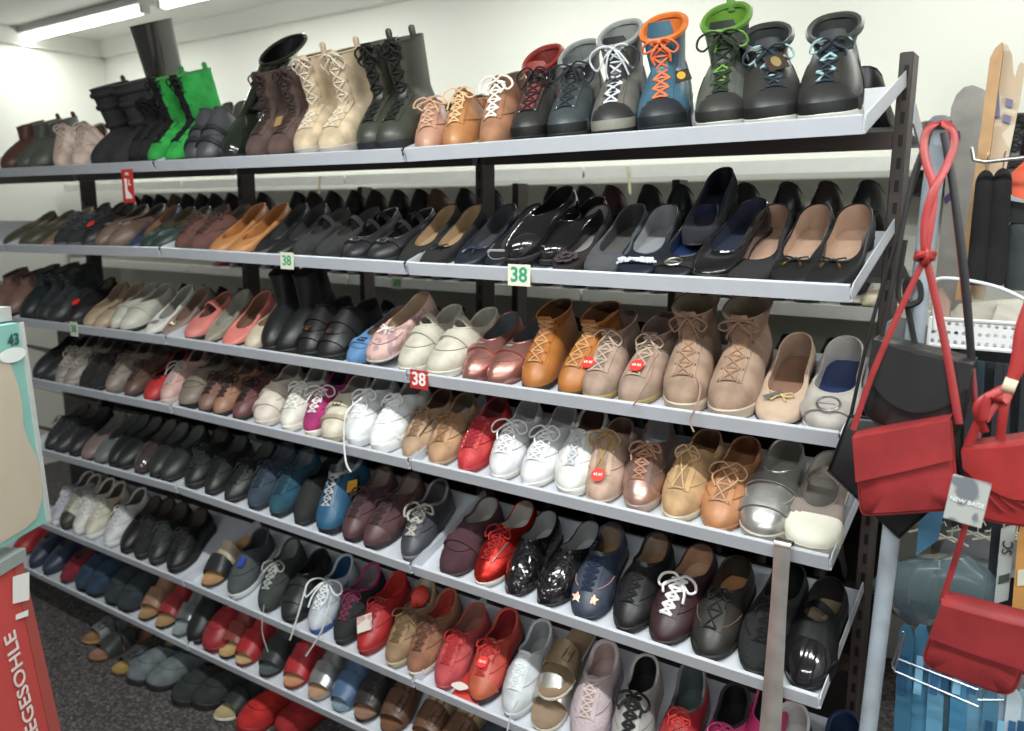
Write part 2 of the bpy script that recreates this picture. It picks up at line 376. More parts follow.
    for (s, wd, *c) in P.get('straps', []): wrap(s*KV, wd, c[0] if c else P['col'], P['fin'] if P['fin'] != 'g' else 'l')
    if P.get('mj'):                                     # bar across the opening
        for (t0, wd) in P['mj']:
            i = int(round(math.acos(1-2*t0)/(2*PI)*N)); A = T[i]; C_ = T[-i]; m = MB()
            def f(u, v):
                p = A.lerp(C_, u); p = p+Vector((0, (v-.5)*wd, math.sin(u*PI)*.022+.002)); a = (u-.5)*1.6
                if u in (0, 1): p += Vector((0, 0, -.012))
                return p+Vector(((.003 if u == 0 else -.003 if u == 1 else 0), 0, 0))*(1 if A.x > C_.x else -1), Vector((math.sin(a)*-(1 if A.x > C_.x else -1)*-1, 0, math.cos(a)))
            m.slab(f, 10, 2, .0022); m.build('strap', um, root)
    if P.get('rib'):                                    # ribbon bow on the throat
        c, n = surf(P.get('ribs', KV-.25), 0, .004); b = MB(); n = Vector((0, -.35, 1)).normalized(); z = P.get('ribz', 1)
        for sg in (-1, 1):
            X = Vector((sg, 0, 0)); Y = Vector((0, -1, 0))
            b.tube([c, c+X*.008*z+n*.005, c+X*.02*z+n*.005+Y*-.006, c+X*.024*z+Y*.002, c+X*.014*z+Y*.006+n*.002, c], .0019, 5)
            b.tube([c, c+X*.006+Y*.008+n*.004, c+X*.014*z+Y*.02*z+n*.001], .0017, 5)
            if P.get('agl'):
                g = MB(); g.tube([c+X*.013*z+Y*.018*z+n*.002, c+X*.0165*z+Y*.027*z], .0026, 6); g.build('aglet', mat(P['agl'], 'x'), root)
        b.box(c+n*.002, (.007, .006, .006), bev=.0015); b.build('bow', mat(P['rib'], 'l'), root)
    if P.get('buck'):                                   # buckle / metal bar on the vamp
        bc, sz = P['buck'], P.get('bz', .012); c, n = surf(P.get('bs_', KV*.8), 0, .006); e1 = Vector((1, 0, 0)); e2 = n.cross(e1); b = MB()
        if P.get('bround'): b.tube([c+e1*sz*math.cos(x*PI/7)+e2*sz*.9*math.sin(x*PI/7) for x in range(14)], .0022, 6, closed=True); b.tube([c-e1*sz, c+e1*sz*.6], .0014)
        else: b.tube([c+e1*sz*x+e2*sz*.55*y for x, y in ((-1, -1), (1, -1), (1, 1), (-1, 1))], .0022, 5, closed=True); b.tube([c-e2*sz*.5, c+e2*sz*.5], .0014)
        b.build('buckle', mat(bc, 'x'), root)
    if P.get('flower'):
        c, n = surf(KV*.72, 0, .005); b = MB()
        for lay, (R_, nn, zz) in enumerate(((.027, 7, 0), (.017, 6, .005), (.008, 4, .010))):
            for q in range(nn):
                a = 2*PI*(q+.5*lay)/nn; e1 = Vector((math.cos(a), math.sin(a), 0)); e2 = Vector((-math.sin(a), math.cos(a), 0)); w = R_*.5
                pts = [c+n*zz, c+e1*R_*.5+e2*w+n*(zz+.002), c+e1*R_+e2*w*.5+n*(zz+.0005), c+e1*R_-e2*w*.5+n*(zz+.0005), c+e1*R_*.5-e2*w+n*(zz+.002)]
                b.add(pts+[p+n*.0012 for p in pts], [(0, 1, 2, 3, 4), (9, 8, 7, 6, 5)]+[(i, 5+i, 5+(i+1) % 5, (i+1) % 5) for i in range(5)])
        b.build('flower', mat(P['flower'], 'l'), root)
    if P.get('gems'):
        g = MB(); rnd = random.Random(3)
        for q in range(90):
            x = rnd.uniform(-.042, .042); s = KV*.70+rnd.uniform(-.6, .6); c, n = surf(s, x, .0048); rr = rnd.uniform(.0018, .0030)
            g.box(c, (rr*2, rr*2, rr*1.6), Euler((rnd.random(), rnd.random(), 3*rnd.random())).to_matrix())
        wrap(KV*.70, .020, '#10131f', 'l', 'toe_band', ph=1.1); g.build('gems', mat('#cdd0da', 'p'), root)
    for sg in ((-1, 1) if P.get('stars') else ()):
        c, n = surf(KV*.42, sg*.020, .002); e1 = Vector((1, 0, 0)); e2 = n.cross(e1).normalized(); st5 = [c+(e1*math.cos(x*PI/5+.3)+e2*math.sin(x*PI/5+.3))*(.013 if x % 2 == 0 else .0065) for x in range(10)]
        MB().rings([st5, [p+n*.0015 for p in st5]], cap0=True, cap1=True).build('star', mat(P['stars'], 'm', '#e0b8a4'), root)
    if P.get('zip'):
        c = MB(); x = side*.02
        c.tube([surf(s0+(ms_-.3-s0)*u*.8, x+.01*side*u, .002)[0] for u in (0, .2, .4, .6, .8, 1)], .0022, 5); c.build('zip', mat(P['zip'], 'x'), root)
    if P.get('loop'):
        p = TOP[N//2]; b = MB(); hgt = P.get('lh', .018)
        b.tube([p+Vector((0, .001, -.02)), p+Vector((0, .003, hgt*.8)), p+Vector((0, 0, hgt)), p+Vector((0, -.004, hgt*.8)), p+Vector((0, -.003, -.01))], .0075, 6, flat=(1, 0, 0)); b.build('pull_loop', mat(P['loop'], 'l'), root)
    if kind in ('sneaker', 'lace_up_shoe', 'velcro_shoe', 'clog') and not lod: P.setdefault('seam', shade(P['col'], .72))
    if P.get('seam'):
        b = MB()
        b.tube([LV[int(KV*.62)][i]+Vector((0, 0, .0012)) for i in [(q-6) % N for q in range(13)]], .0011, 4); b.build('apron_seam', mat(P['seam'], 'l'), root)
    if P.get('quilt'):
        for z in P['quilt']:
            rr = min(LV[KV:], key=lambda r: abs(r[0].z-z)); MB().tube([p*1.0 for p in rr], .009, 6, closed=True).build('padded_band', um, root)
    if P.get('instext'):
        t = .72; w, s_, cc = P['instext']; text('insole_print', w, s_, mat(cc, 't'), root, (cx(t), t*L, zb(t)+ts+.0062), Matrix.Rotation(PI/2, 3, 'Z'))
    if P.get('stk'):                                    # round red price sticker
        c, n = surf(KV*P.get('sks', .66), P.get('skx', 0), .0075); e1 = Vector((1, 0, 0)); e2 = n.cross(e1).normalized(); e1 = e2.cross(n)
        b = MB(); ring_ = [c+(e1*math.cos(x*PI/10)+e2*math.sin(x*PI/10))*.0155 for x in range(20)]
        b.rings([ring_, [p+n*.0012 for p in ring_]], cap0=True, cap1=True); st = b.build('price_sticker', mat('#e03027', 't'), root)
        Rm = Matrix((e1, -e2 if False else e2, n)).transposed()
        if Rm.determinant() < 0: Rm = Matrix((e1, -e2, n)).transposed()
        text('price', P['stk'], .0095, mat('#f4e9e6', 't'), st, c+n*.0018, Rm)
    if P.get('card'):                                   # hang tag lying on the vamp: (colour, w, h, v, x)
        cc, w, h, v, x = P['card']; c, n = surf(KV*v, x, .009); e1 = Vector((1, 0, .12)).normalized(); R = Matrix.Rotation(P.get('cardr', .25), 3, n)
        e1 = R @ e1; e2 = n.cross(e1).normalized(); e1 = e2.cross(n); b = MB(); q = [c+e1*w/2*a+e2*h/2*bb for a, bb in ((-1, -1), (1, -1), (1, 1), (-1, 1))]
        b.rings([q, [p+n*.0012 for p in q]], cap0=True, cap1=True); ct = b.build('hang_tag', mat(cc, 't', P.get('card2')), root)
        if P.get('cardt'):
            d = MB(); d.rings([[c+n*.0016+(e1*math.cos(x*PI/8)*w*.24+e2*math.sin(x*PI/8)*h*.34) for x in range(16)], [c+n*.0022+(e1*math.cos(x*PI/8)*w*.24+e2*math.sin(x*PI/8)*h*.34) for x in range(16)]], cap0=True, cap1=True); d.build('tag_print', mat(P['cardt'], 't'), ct)
    if P.get('stuffing'):
        b = MB(); rnd = random.Random(5); c = sum(TOP, Vector())/N
        R_ = []
        for k in range(7):
            a = k/6*PI; R_.append([c+Vector((.026*math.sin(a)*math.cos(x*PI/7)*rnd.uniform(.7, 1.15), .034*math.sin(a)*math.sin(x*PI/7)*rnd.uniform(.7, 1.15), -.03*math.cos(a)*rnd.uniform(.8, 1.1))) for x in range(14)])
        b.rings(R_); b.build('tissue_stuffing', mat(P['stuffing'], 'r'), root)
    return root, P, surf
# ------------------------------------------------------------------ the rack
YF = 1.457; TILT = math.radians(20); DEP = .325; JX = [-.323, -1.323, -2.323, -3.323, -4.323]
ct, st_ = math.cos(TILT), math.sin(TILT)
# height of each shelf's front bottom edge, read along the rack (the shelves sag and step a little from bay to bay)
SAG = [[(0, 177), (203, 169.5), (406, 161.7), (869, 133.5)], [(2, 252), (162, 257), (407.5, 274.4), (853, 302.5)], [(25, 326), (169, 345), (407, 382.5), (841, 448)],
       [(28, 384), (173, 413.7), (411.5, 469.5), (832, 571)], [(38, 454), (179.5, 493.5), (415, 574.8), (821, 709.7)], [(53, 532), (186, 587), (417, 689), (520, 734)], [(36, 577), (185.5, 649.5), (355, 729)]]
SAG = [sorted((at(x, y, YF).x, at(x, y, YF).z) for x, y in r) for r in SAG]
def ZL(lv, X):
    r = SAG[lv]
    for (a, u), (b, w) in zip(r, r[1:]):
        if X <= b or (b, w) == r[-1]:
            k = (X-a)/(b-a); k = min(max(k, -.3), 1.15); return u+(w-u)*k
ORD = ['top', 'second', 'third', 'fourth', 'fifth', 'sixth', 'lowest']
BAY = ['end bay by the bags', 'second bay from the bags', 'third bay from the bags', 'bay furthest from the bags']
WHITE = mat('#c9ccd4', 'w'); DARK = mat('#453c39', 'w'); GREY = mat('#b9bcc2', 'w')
for lv in range(7):
    for b in range(4):
        if b == 3 and lv > 2 and lv != 6: continue
        x1, x0 = JX[b]-.0025, JX[b+1]+.0025; z1, z0 = ZL(lv, x1), ZL(lv, x0); W = x1-x0
        r = empty('display_shelf', ((x0+x1)/2, YF, (z0+z1)/2), Matrix.Rotation(-math.atan2(z1-z0, W), 3, 'Y') @ Matrix.Rotation(TILT, 3, 'X'))
        tag(r, 'tilted white metal shelf, %s row of the rack, %s' % (ORD[lv], BAY[b]), 'shelf', 'tilted display shelves of the rack')
        m = MB(); m.box((0, DEP/2, .0015), (W, DEP, .003)); m.build('board', WHITE, r, False)
        m = MB(); m.box((0, 0, .015), (W-.008, .0022, .030)); m.box((0, .0035, .0295), (W-.008, .007, .0018)); m.build('front_lip', WHITE, r, False)
        for s in (-1, 1):
            m = MB(); x = s*(W/2-.001)
            m.prism([Vector((x, .004, 0)), Vector((x, .004, .022)), Vector((x, .012, .029)), Vector((x, DEP, .029)), Vector((x, DEP, 0))], (-.001, 0, 0), (.001, 0, 0)); m.build('side_lip', WHITE, r, False)
        if lv == 0:
            o = MB().box((0, 0, 0), (W-.03, .02, .032)).build('support_rail', DARK, None, False); p_ = at(860, 141, 1.74); o.location = ((x0+x1)/2, 1.74, p_.z-.002)
            tag(o, 'dark brown support rail under the top shelf, %s' % BAY[b], 'rail', 'support rails under the top shelf')
# added dark panels: they block rear light so the lower rows look shaded
for b in range(4):
    x1, x0 = JX[b]-.012, JX[b+1]-.022; z1 = ZL(3, JX[1])+(.07 if b == 0 else .17)
    o = MB().box((0, 0, 0), (x1-x0, .012, z1-.10), bev=.002).build('back_panel', mat('#2a2725', 'w'), None, False); o.location = ((x0+x1)/2, 2.108, (z1+.10)/2)
    tag(o, 'added dark panel for shade behind the lower shoe rows, %s' % BAY[b], 'panel', 'dark panels added behind the rack for shade')
# far side of the rack: boards slope away
zr0 = at(870, 164, 2.09).z-EYE; FZ = [(.178, .172), (-.035, -.135), (-.37, -.49), (-.6, -.72), (-.8, -.92), (-1.0, -1.12)]
for lv, (zn, zf_) in enumerate(FZ):
    for b in range(4):
        x1, x0 = JX[b]-.02, JX[b+1]+.02; W = x1-x0; GB = GREY if lv < 2 else DARK; r = empty('rear_shelf', ((x0+x1)/2, 1.82, EYE+zn))  # lower boards take the dark colour to stand for shade between the rows
        tag(r, 'rear shelf behind the %s row, %s' % (ORD[lv], BAY[b]), 'shelf', 'shelves on the far side of the rack')
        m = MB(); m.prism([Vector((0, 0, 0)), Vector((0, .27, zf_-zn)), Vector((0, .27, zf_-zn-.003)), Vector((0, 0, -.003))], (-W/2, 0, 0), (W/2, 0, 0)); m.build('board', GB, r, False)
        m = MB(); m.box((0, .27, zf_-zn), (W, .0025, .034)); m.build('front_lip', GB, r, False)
# white shelves on the rear wall, seen between the rows
for i in range(4):
    for k, (zz, nm_) in enumerate(((at(870, 164, 2.70).z, 'top'), (at(700, 303, 2.70).z, 'second'))):
        W = 1.24; xc = -.95-1.25*i; r = empty('wall_shelf', (xc, 2.70, zz)); MB().box((0, .19, .010), (W, .375, .016)).build('board', mat('#f0efe8', 'w'), r, False)
        MB().box((0, 0, 0), (W, .004, .042)).build('front_lip', mat('#f0efe8', 'w'), r, False)
        tag(r, 'white wall shelf showing behind the %s row, %s' % (nm_, ['nearest the bags', 'second from the bags', 'third from the bags', 'furthest from the bags'][i]), 'shelf', 'white shelves on the rear wall')
SLOT = mat('#0c0b0b', 't')
def upright(x, y, top, lab, w=.025, slots=True, z0=0):
    r = empty('rack_upright', (x, y, z0)); tag(r, lab, 'post', 'slotted uprights of the rack')
    pm_ = MB().box((0, 0, (top-z0)/2), (w, .055, top-z0), bev=.002); m = MB()
    if slots:
        pass; z = top-z0-.035
        while z > .15: m.box((.002, -.0278, z), (.008, .001, .022), bev=.0003); z -= .0425
    build2(pm_, m, 'post', DARK, SLOT, r, False)
    MB().box((0, 0, .01), (.05, .12, .02), bev=.004).build('foot', DARK, r, False)
for i, x in enumerate([-.331, -1.345, -2.34, -3.34, -4.34]):
    upright(x, 1.79, EYE+.308, 'dark slotted steel upright of the rack, %s' % ['beside the hanging red bags', 'between the first and second bay', 'between the second and third bay', 'between the third and fourth bay', 'at the far end of the rack'][i])
for i, x in enumerate([-.95, -1.48, -2.15]):
    upright(x, 2.15, EYE+.10, 'slim dark post standing behind the rack, %s' % ['beside the shiny black loafers', 'behind the black flats with tan insoles', 'behind the cross strap shoes'][i], .024, False)
o = empty('rear_bracket', (-.318, 1.81, EYE+.21)); m = MB(); m.prism([Vector((0, 0, .01)), Vector((0, .27, -.11)), Vector((0, .27, -.14)), Vector((0, 0, -.03))], (-.002, 0, 0), (.002, 0, 0)); m.build('arm', WHITE, o, False); tag(o, 'white sloping bracket arm behind the end upright', 'bracket')

# ------------------------------------------------------------------ shoes on the shelves
RT = Matrix.Rotation(TILT, 3, 'X'); NSH = 0; USED = {}
def norm(s): return ' '.join(s.split())
DY = [12, -1, 4, 10, 6, 6, 6]
def put(lv, px, kind, look, o, ref='', lod=0):
    global NSH
    NSH += 1; o = dict(o); off = .016+o.pop('dy', 0); yy = YF+off*ct; dz = o.pop('dz', 0); yw = math.radians(o.pop('yaw', 0)+DY[lv]+min(max((450-px)/220, 0), 1)*(0, 5, 9, 4, 10, 11, 4)[lv]-(8 if (lv == 4 and px > 600) or (lv == 3 and px > 660) else 0)+random.uniform(-3, 3)); roll = math.radians(o.pop('roll', 0)); pt = math.radians(o.pop('pit', 0)); nm = o.pop('nm', kind)
    z = 1.2; lf = min(max((450-px)/220, 0), 1)*(lv > 0)
    for _ in range(4): x = colX(px, yy, z+.02)-(.012+.014*lf+(.009 if lv in (3, 4) and px > 600 else 0)); z = ZL(lv, x)+.003/ct+off*st_
    o.setdefault('seed', NSH); root, P, _ = make_shoe(kind, o, lod)
    root.name = nm
    if lv < 7:
        root.location = (x, yy, z+.0005+dz)
        root.rotation_euler = (RT @ Matrix.Rotation(yw, 3, 'Z') @ Matrix.Rotation(pt, 3, 'X') @ Matrix.Rotation(roll, 3, 'Y')).to_euler()
    where = 'on the %s shelf' % ORD[lv] if lv < 7 else 'on the carpet under the rack'
    lab = norm('%s %s %s' % (look, where, ref))
    if len(lab.split()) > 16: lab = lab.replace(' on the ', ' on ').replace('beside the', 'beside')
    tag(root, lab, CATS.get(nm, 'shoe'), '%s of the rack' % ('shoes on the %s shelf' % ORD[lv]) if lv < 7 else 'shoes on the carpet under the rack')
    return root
CATS = {'hiking_boot': 'boot', 'lace_boot': 'boot', 'ankle_boot': 'boot', 'tall_boot': 'boot', 'snow_boot': 'boot', 'rubber_boot': 'boot', 'slide_sandal': 'sandal', 'sneaker': 'sneaker', 'clog': 'clog', 'slipper': 'slipper'}
def row(lv, items):
    short = [it[2].split(' with ')[0] for it in items]
    for i, (px, kind, look, o) in enumerate(items):
        if isinstance(px, tuple):
            a, b = px; o1 = dict(o); o2 = dict(o)
            for kx in list(o):
                if kx.startswith('A_'): o1[kx[2:]] = o[kx]; o1.pop(kx); o2.pop(kx)
                if kx.startswith('B_'): o2[kx[2:]] = o[kx]; o1.pop(kx, 0); o2.pop(kx)
            lk = look if len(look.split()) <= 5 else short[i]
            l = ('beside the %s' % short[i-1]) if i else 'at the far end'
            r = ('beside the %s' % short[i+1]) if i+1 < len(items) else 'at the end by the bags'
            put(lv, a, kind, lk, dict(o1, side=1), l); put(lv, b, kind, lk, dict(o2, side=-1), r)
        else: put(lv, px, kind, look, o)
def D(**k): return k
# top shelf
bt = dict(shaft=dict(H=.12, f=.54, r=.97, w=.08, n=3))
row(0, [
 (6, 'ankle_boot', 'rusty brown ankle boot', D(col='#5a3a30', **bt)),
 ((22, 38), 'ankle_boot', 'grey green ankle boot', D(col='#54564f', loop='#5b2f28', **bt)),
 ((34+28, 84), 'sneaker', 'pale pink slouchy lace shoe', D(nm='lace_up_shoe', col='#cdb5aa', fin='s', lace='#c9b3a6', sole='#c4b1a5', yaw=25, zf=.11, zr=.09)),
 ((98, 120), 'ankle_boot', 'black quilted snow boot', D(nm='snow_boot', col='#2b2a2c', fin='f', W=.105, shaft=dict(H=.215, f=.46, r=1.0, w=.105, n=7), quilt=[.12, .165, .205], loop='#4a4540')),
 ((137, 149), 'lace_boot', 'black lace boot', D(col='#222122', fin='s', shaft=dict(H=.15, f=.5, r=.985, w=.08, n=3), dy=.02, lace='#111111')),
 (150, 'tall_boot', 'very tall shiny black boot', D(col='#2c2826', fin='p', dy=.12, shaft=dict(H=.37, f=.5, r=1.05, w=.12, n=6, lx=.02))),
 ((155, 176), 'lace_boot', 'bright green suede lace boot', D(col='#2f9a45', fin='s', lace='#101010', sole='#1c211c', loop='#2f9a45', tcol='#101010', eye='#202020', ts=.018, shaft=dict(H=.215, f=.46, r=.985, w=.10, n=5), rows=7)),
 ((193, 208), 'velcro_shoe', 'dark grey strap ankle boot', D(nm='ankle_boot', col='#45444a', straps=[(.6, .014, '#26262a'), (.85, .014, '#26262a')], zf=.12, zr=.11)),
 (229, 'tall_boot', 'shiny black rubber boot leaning over', D(nm='rubber_boot', col='#20251f', fin='p', lin='#0e0f0e', pipe=.005, shaft=dict(H=.235, f=.42, r=.98, w=.13, n=6, ly=.03, lx=.14, slant=.05))),
 ((255, 281), 'lace_boot', 'dark brown suede lace boot', D(col='#57443f', fin='s', lace='#3a2c29', ts=.02, sole='#3b3535', shaft=dict(H=.19, f=.5, r=.985, w=.09, n=4), card=None, B_card=('#a08050', .02, .045, .8, -.02))),
 ((306, 334), 'lace_boot', 'beige high lace boot', D(col='#c6b195', fin='s', lace='#ded2c0', sole='#b3aba6', eye='#8d7a52', loop='#c9b09a', lh=.022, shaft=dict(H=.205, f=.50, r=.985, w=.092, n=5), bs=1.2, tcol='#c2ab8d')),
 ((370, 396), 'lace_boot', 'black green combat boot', D(col='#3a3c33', fin='l', lace='#15150f', sole='#22232a', eye='#6f6b5b', loop='#35372e', lh=.022, shaft=dict(H=.205, f=.50, r=.985, w=.095, n=5), ts=.034, lr=.0026, tcol='#1b1c18')),
 (428, 'lace_up_shoe', 'dusty pink lace moccasin', D(col='#b48873', lace='#cda58a', seam='#7c5a4a', sole='#d0b49b', lin='#a56b52', zf=.09, ts=.01, bs=1.2, yaw=10)),
 (455, 'lace_up_shoe', 'orange tan lace shoe with cream sole', D(col='#b07a4e', lace='#e2bc92', sole='#d3bb92', lin='#8c5a3c', zf=.10, rows=5, bs=1.2, card=('#24331f', .016, .02, .8, -.022))),
 (492, 'lace_up_shoe', 'brown ankle shoe with thick white laces', D(col='#9c6f54', fin='s', lace='#ece4d8', lr=.0026, sole='#d8cdc2', zf=.115, zs=.1, zr=.11, bs=1.3, seam='#7a543f')),
 (528, 'hiking_boot', 'black and red hiking boot', D(col='#2b2727', acc='#8c302b', panel='#a03a33', panel2='#8b2d29', tcol='#8c3a33', lace='#1c1c22', eye='#9a9a9a', sole='#1d1b1b', cap='#2a2828', rand='#211f1f', lin='#7c2f2a', bs=1.5, side=1)),
 (566, 'hiking_boot', 'charcoal hiking boot with grey collar', D(col='#3a4043', acc='#8f918f', panel='#2a2e30', panel2='#6a5d59', tcol='#3b3f42', lace='#24282e', eye='#b9bcc0', sole='#2a2a2b', cap='#3c4346', rand='#2b2c2e', lin='#7c8080', bs=1.6)),
 (613, 'hiking_boot', 'grey black hiking boot with white laces', D(shaft=dict(H=.155, f=.50, r=.985, w=.086, n=3, slant=.03), W=.10, col='#66625c', acc='#9a9c9a', panel='#2c2c2f', panel2='#3a3937', tcol='#2b2c30', lace='#d9dade', lace2='#3c3f4a', sole='#242424', cap='#2c2b2b', capv=.55, lin='#8f9290', bs=1.7, lr=.0022, rand='#b5b0a4')),
 (664, 'hiking_boot', 'blue hiking boot with orange laces', D(shaft=dict(H=.155, f=.50, r=.985, w=.086, n=3, slant=.03), W=.10, col='#3d6073', acc='#e07a35', tcol='#3d6275', lace='#ef7a4b', sole='#23272b', cap='#282b31', capv=.55, rand='#2b2f35', lin='#e0803f', panel2='#2f4c5c', lr=.0024, bs=1.4, tl=.035, card=('#34302c', .036, .042, .93, -.024) if 0 else ('#34302c', .034, .042, .93, .036), cardt='#d9a33c')),
 (723, 'hiking_boot', 'grey green hiking boot', D(shaft=dict(H=.155, f=.50, r=.985, w=.086, n=3, slant=.03), W=.10, col='#565953', acc='#5f8a35', tcol='#2e332a', lace='#243020', lace2='#6f9c42', sole='#c3c0b8', cap='#33322f', capv=.5, rand='#3a3937', lin='#6d9a3a', panel='#3b4238', loop='#5d8a3a', lh=.022, bs=1.6, lr=.0023)),
 ((778, 838), 'hiking_boot', 'black hiking boot with teal laces', D(shaft=dict(H=.112, f=.50, r=.985, w=.088, n=3, slant=.025), W=.104, col='#35332f', acc='#3f423f', tcol='#24262a', lace='#26303a', lace2='#9fc0c4', sole='#cfccc4', cap='#2b2b2b', capv=.45, rand='#2c2c2c', panel='#26282b', panel2='#3a4650', lin='#3a3d3c', bs=1.5, lr=.0022, A_card=('#3a2a25', .034, .05, .86, .01), A_cardt='#8d7c50', A_yaw=4)),
])
BK = dict(col='#1d1c1e')
row(1, [
 ((8, 26), 'moccasin', 'dark olive slip-on', D(col='#4d483a', lin='#6a5d48')),
 (44, 'ballet_flat', 'long beige ballet flat', D(col='#8d755f', lin='#9d8468')),
 ((60, 75), 'sneaker', 'black knit sneaker with grey sole', D(col='#2c2e2f', lace='#4c5050', sole='#55585a', fin='f')),
 (88, 'sneaker', 'black sneaker with red price sticker', D(col='#232224', lace='#333333', sole='#3a3a3a', stk=' ')),
 ((101, 116), 'loafer', 'taupe open loafer', D(col='#6f5a4f', lin='#3a322f', buck='#aaa9a4')),
 (132, 'ballet_flat', 'navy blue flat', D(col='#2c3b58', lin='#96704c')),
 ((147, 160), 'moccasin', 'dark green slip-on', D(col='#2c3b35', lin='#5b4a36')),
 ((182, 201), 'lace_up_shoe', 'reddish brown woven lace shoe', D(col='#5f3f38', fin='f', lace='#4a2f2a', sole='#3d2b26')),
 ((217, 239), 'ballet_flat', 'caramel leather open flat', D(col='#b07a4c', lin='#a2693c', toe='round', tf=.24, W=.088, zf=.026, flower=None)),
 ((260, 279), 'ballet_flat', 'plain black flat with dark lining', D(lin='#3b3a3c', toe='almond', **BK, B_stk=None)),
 ((303, 328), 'mary_jane', 'black suede one-strap shoe', D(col='#2a2a2a', fin='s', lin='#4f4a45', mj=[(.42, .018)])),
 ((353, 380), 'mary_jane', 'black leather cross-strap shoe', D(col='#252427', lin='#211f20', tf=.3, mj=[(.3, .014), (.55, .02)], buck='#8a8a8c', straps=[(.9, .016)])),
 ((405, 430), 'ballet_flat', 'black suede flat with tan lining', D(col='#1d1b1b', fin='s', lin='#a58a6c', B_rib='#191818')),
 (461, 'ballet_flat', 'navy flat with thin bow', D(col='#1b1f29', lin='#45464b', rib='#2a3244', agl='#b9bcc4', W=.09)),
 (492, 'ballet_flat', 'black gathered flat with beaded trim', D(col='#1e1d20', lin='#6f6a69', gems=None, pipe=.0032, seam='#8f8f92', straps=[(.9, .006, '#a7a7aa')])),
 (513, 'loafer', 'glossy black loafer lying on another', D(col='#1b1a1c', fin='p', lin='#151415', dz=.020, dy=.0, yaw=-8, pit=6, W=.092)),
 (545, 'loafer', 'glossy black loafer underneath', D(col='#1b1a1c', fin='p', lin='#151415', dy=.05, W=.09, yaw=-10)),
 (562, 'ballet_flat', 'plum black flat with fabric flower', D(col='#241b1d', fin='s', lin='#8c8686', flower='#4a4043', dy=-.004)),
 (597, 'ballet_flat', 'grey felt ballet flat', D(col='#45464a', fin='h', lin='#3d3c3e', ins='#5a5856', toe='round', W=.09)),
 (633, 'ballet_flat', 'navy flat with jewelled toe band', D(col='#1a1e2a', lin='#8f9094', toe='round', W=.094, gems=1, tf=.33)),
 (670, 'ballet_flat', 'black flat with round metal buckle', D(col='#1c1c20', lin='#1f2b4c', ins='#26355e', toe='round', W=.092, buck='#b9b6b0', bround=1, bz=.017, bs_=9*.7, straps=[(.7, .016, '#2c2a2b')])),
 (706, 'ballet_flat', 'glossy black round-toe flat', D(col='#1a191b', fin='p', lin='#2d3142', toe='round', W=.094, dz=.012, yaw=-10)),
 (694, 'pump', 'navy pump behind the buckle flat', D(col='#15161f', fin='s', lin='#262936', dy=.10, dz=.03)),
 (746, 'ballet_flat', 'black lace-pattern flat with tan insole', D(col='#211f20', fin='f', lin='#b08f7c', toe='round', W=.096, tf=.29)),
 ((790, 832), 'ballet_flat', 'black flat with gold-tipped bow', D(col='#1b1a1c', fin='l', lin='#b39480', toe='round', W=.09, rib='#1a1919', agl='#c9a24a')),
])
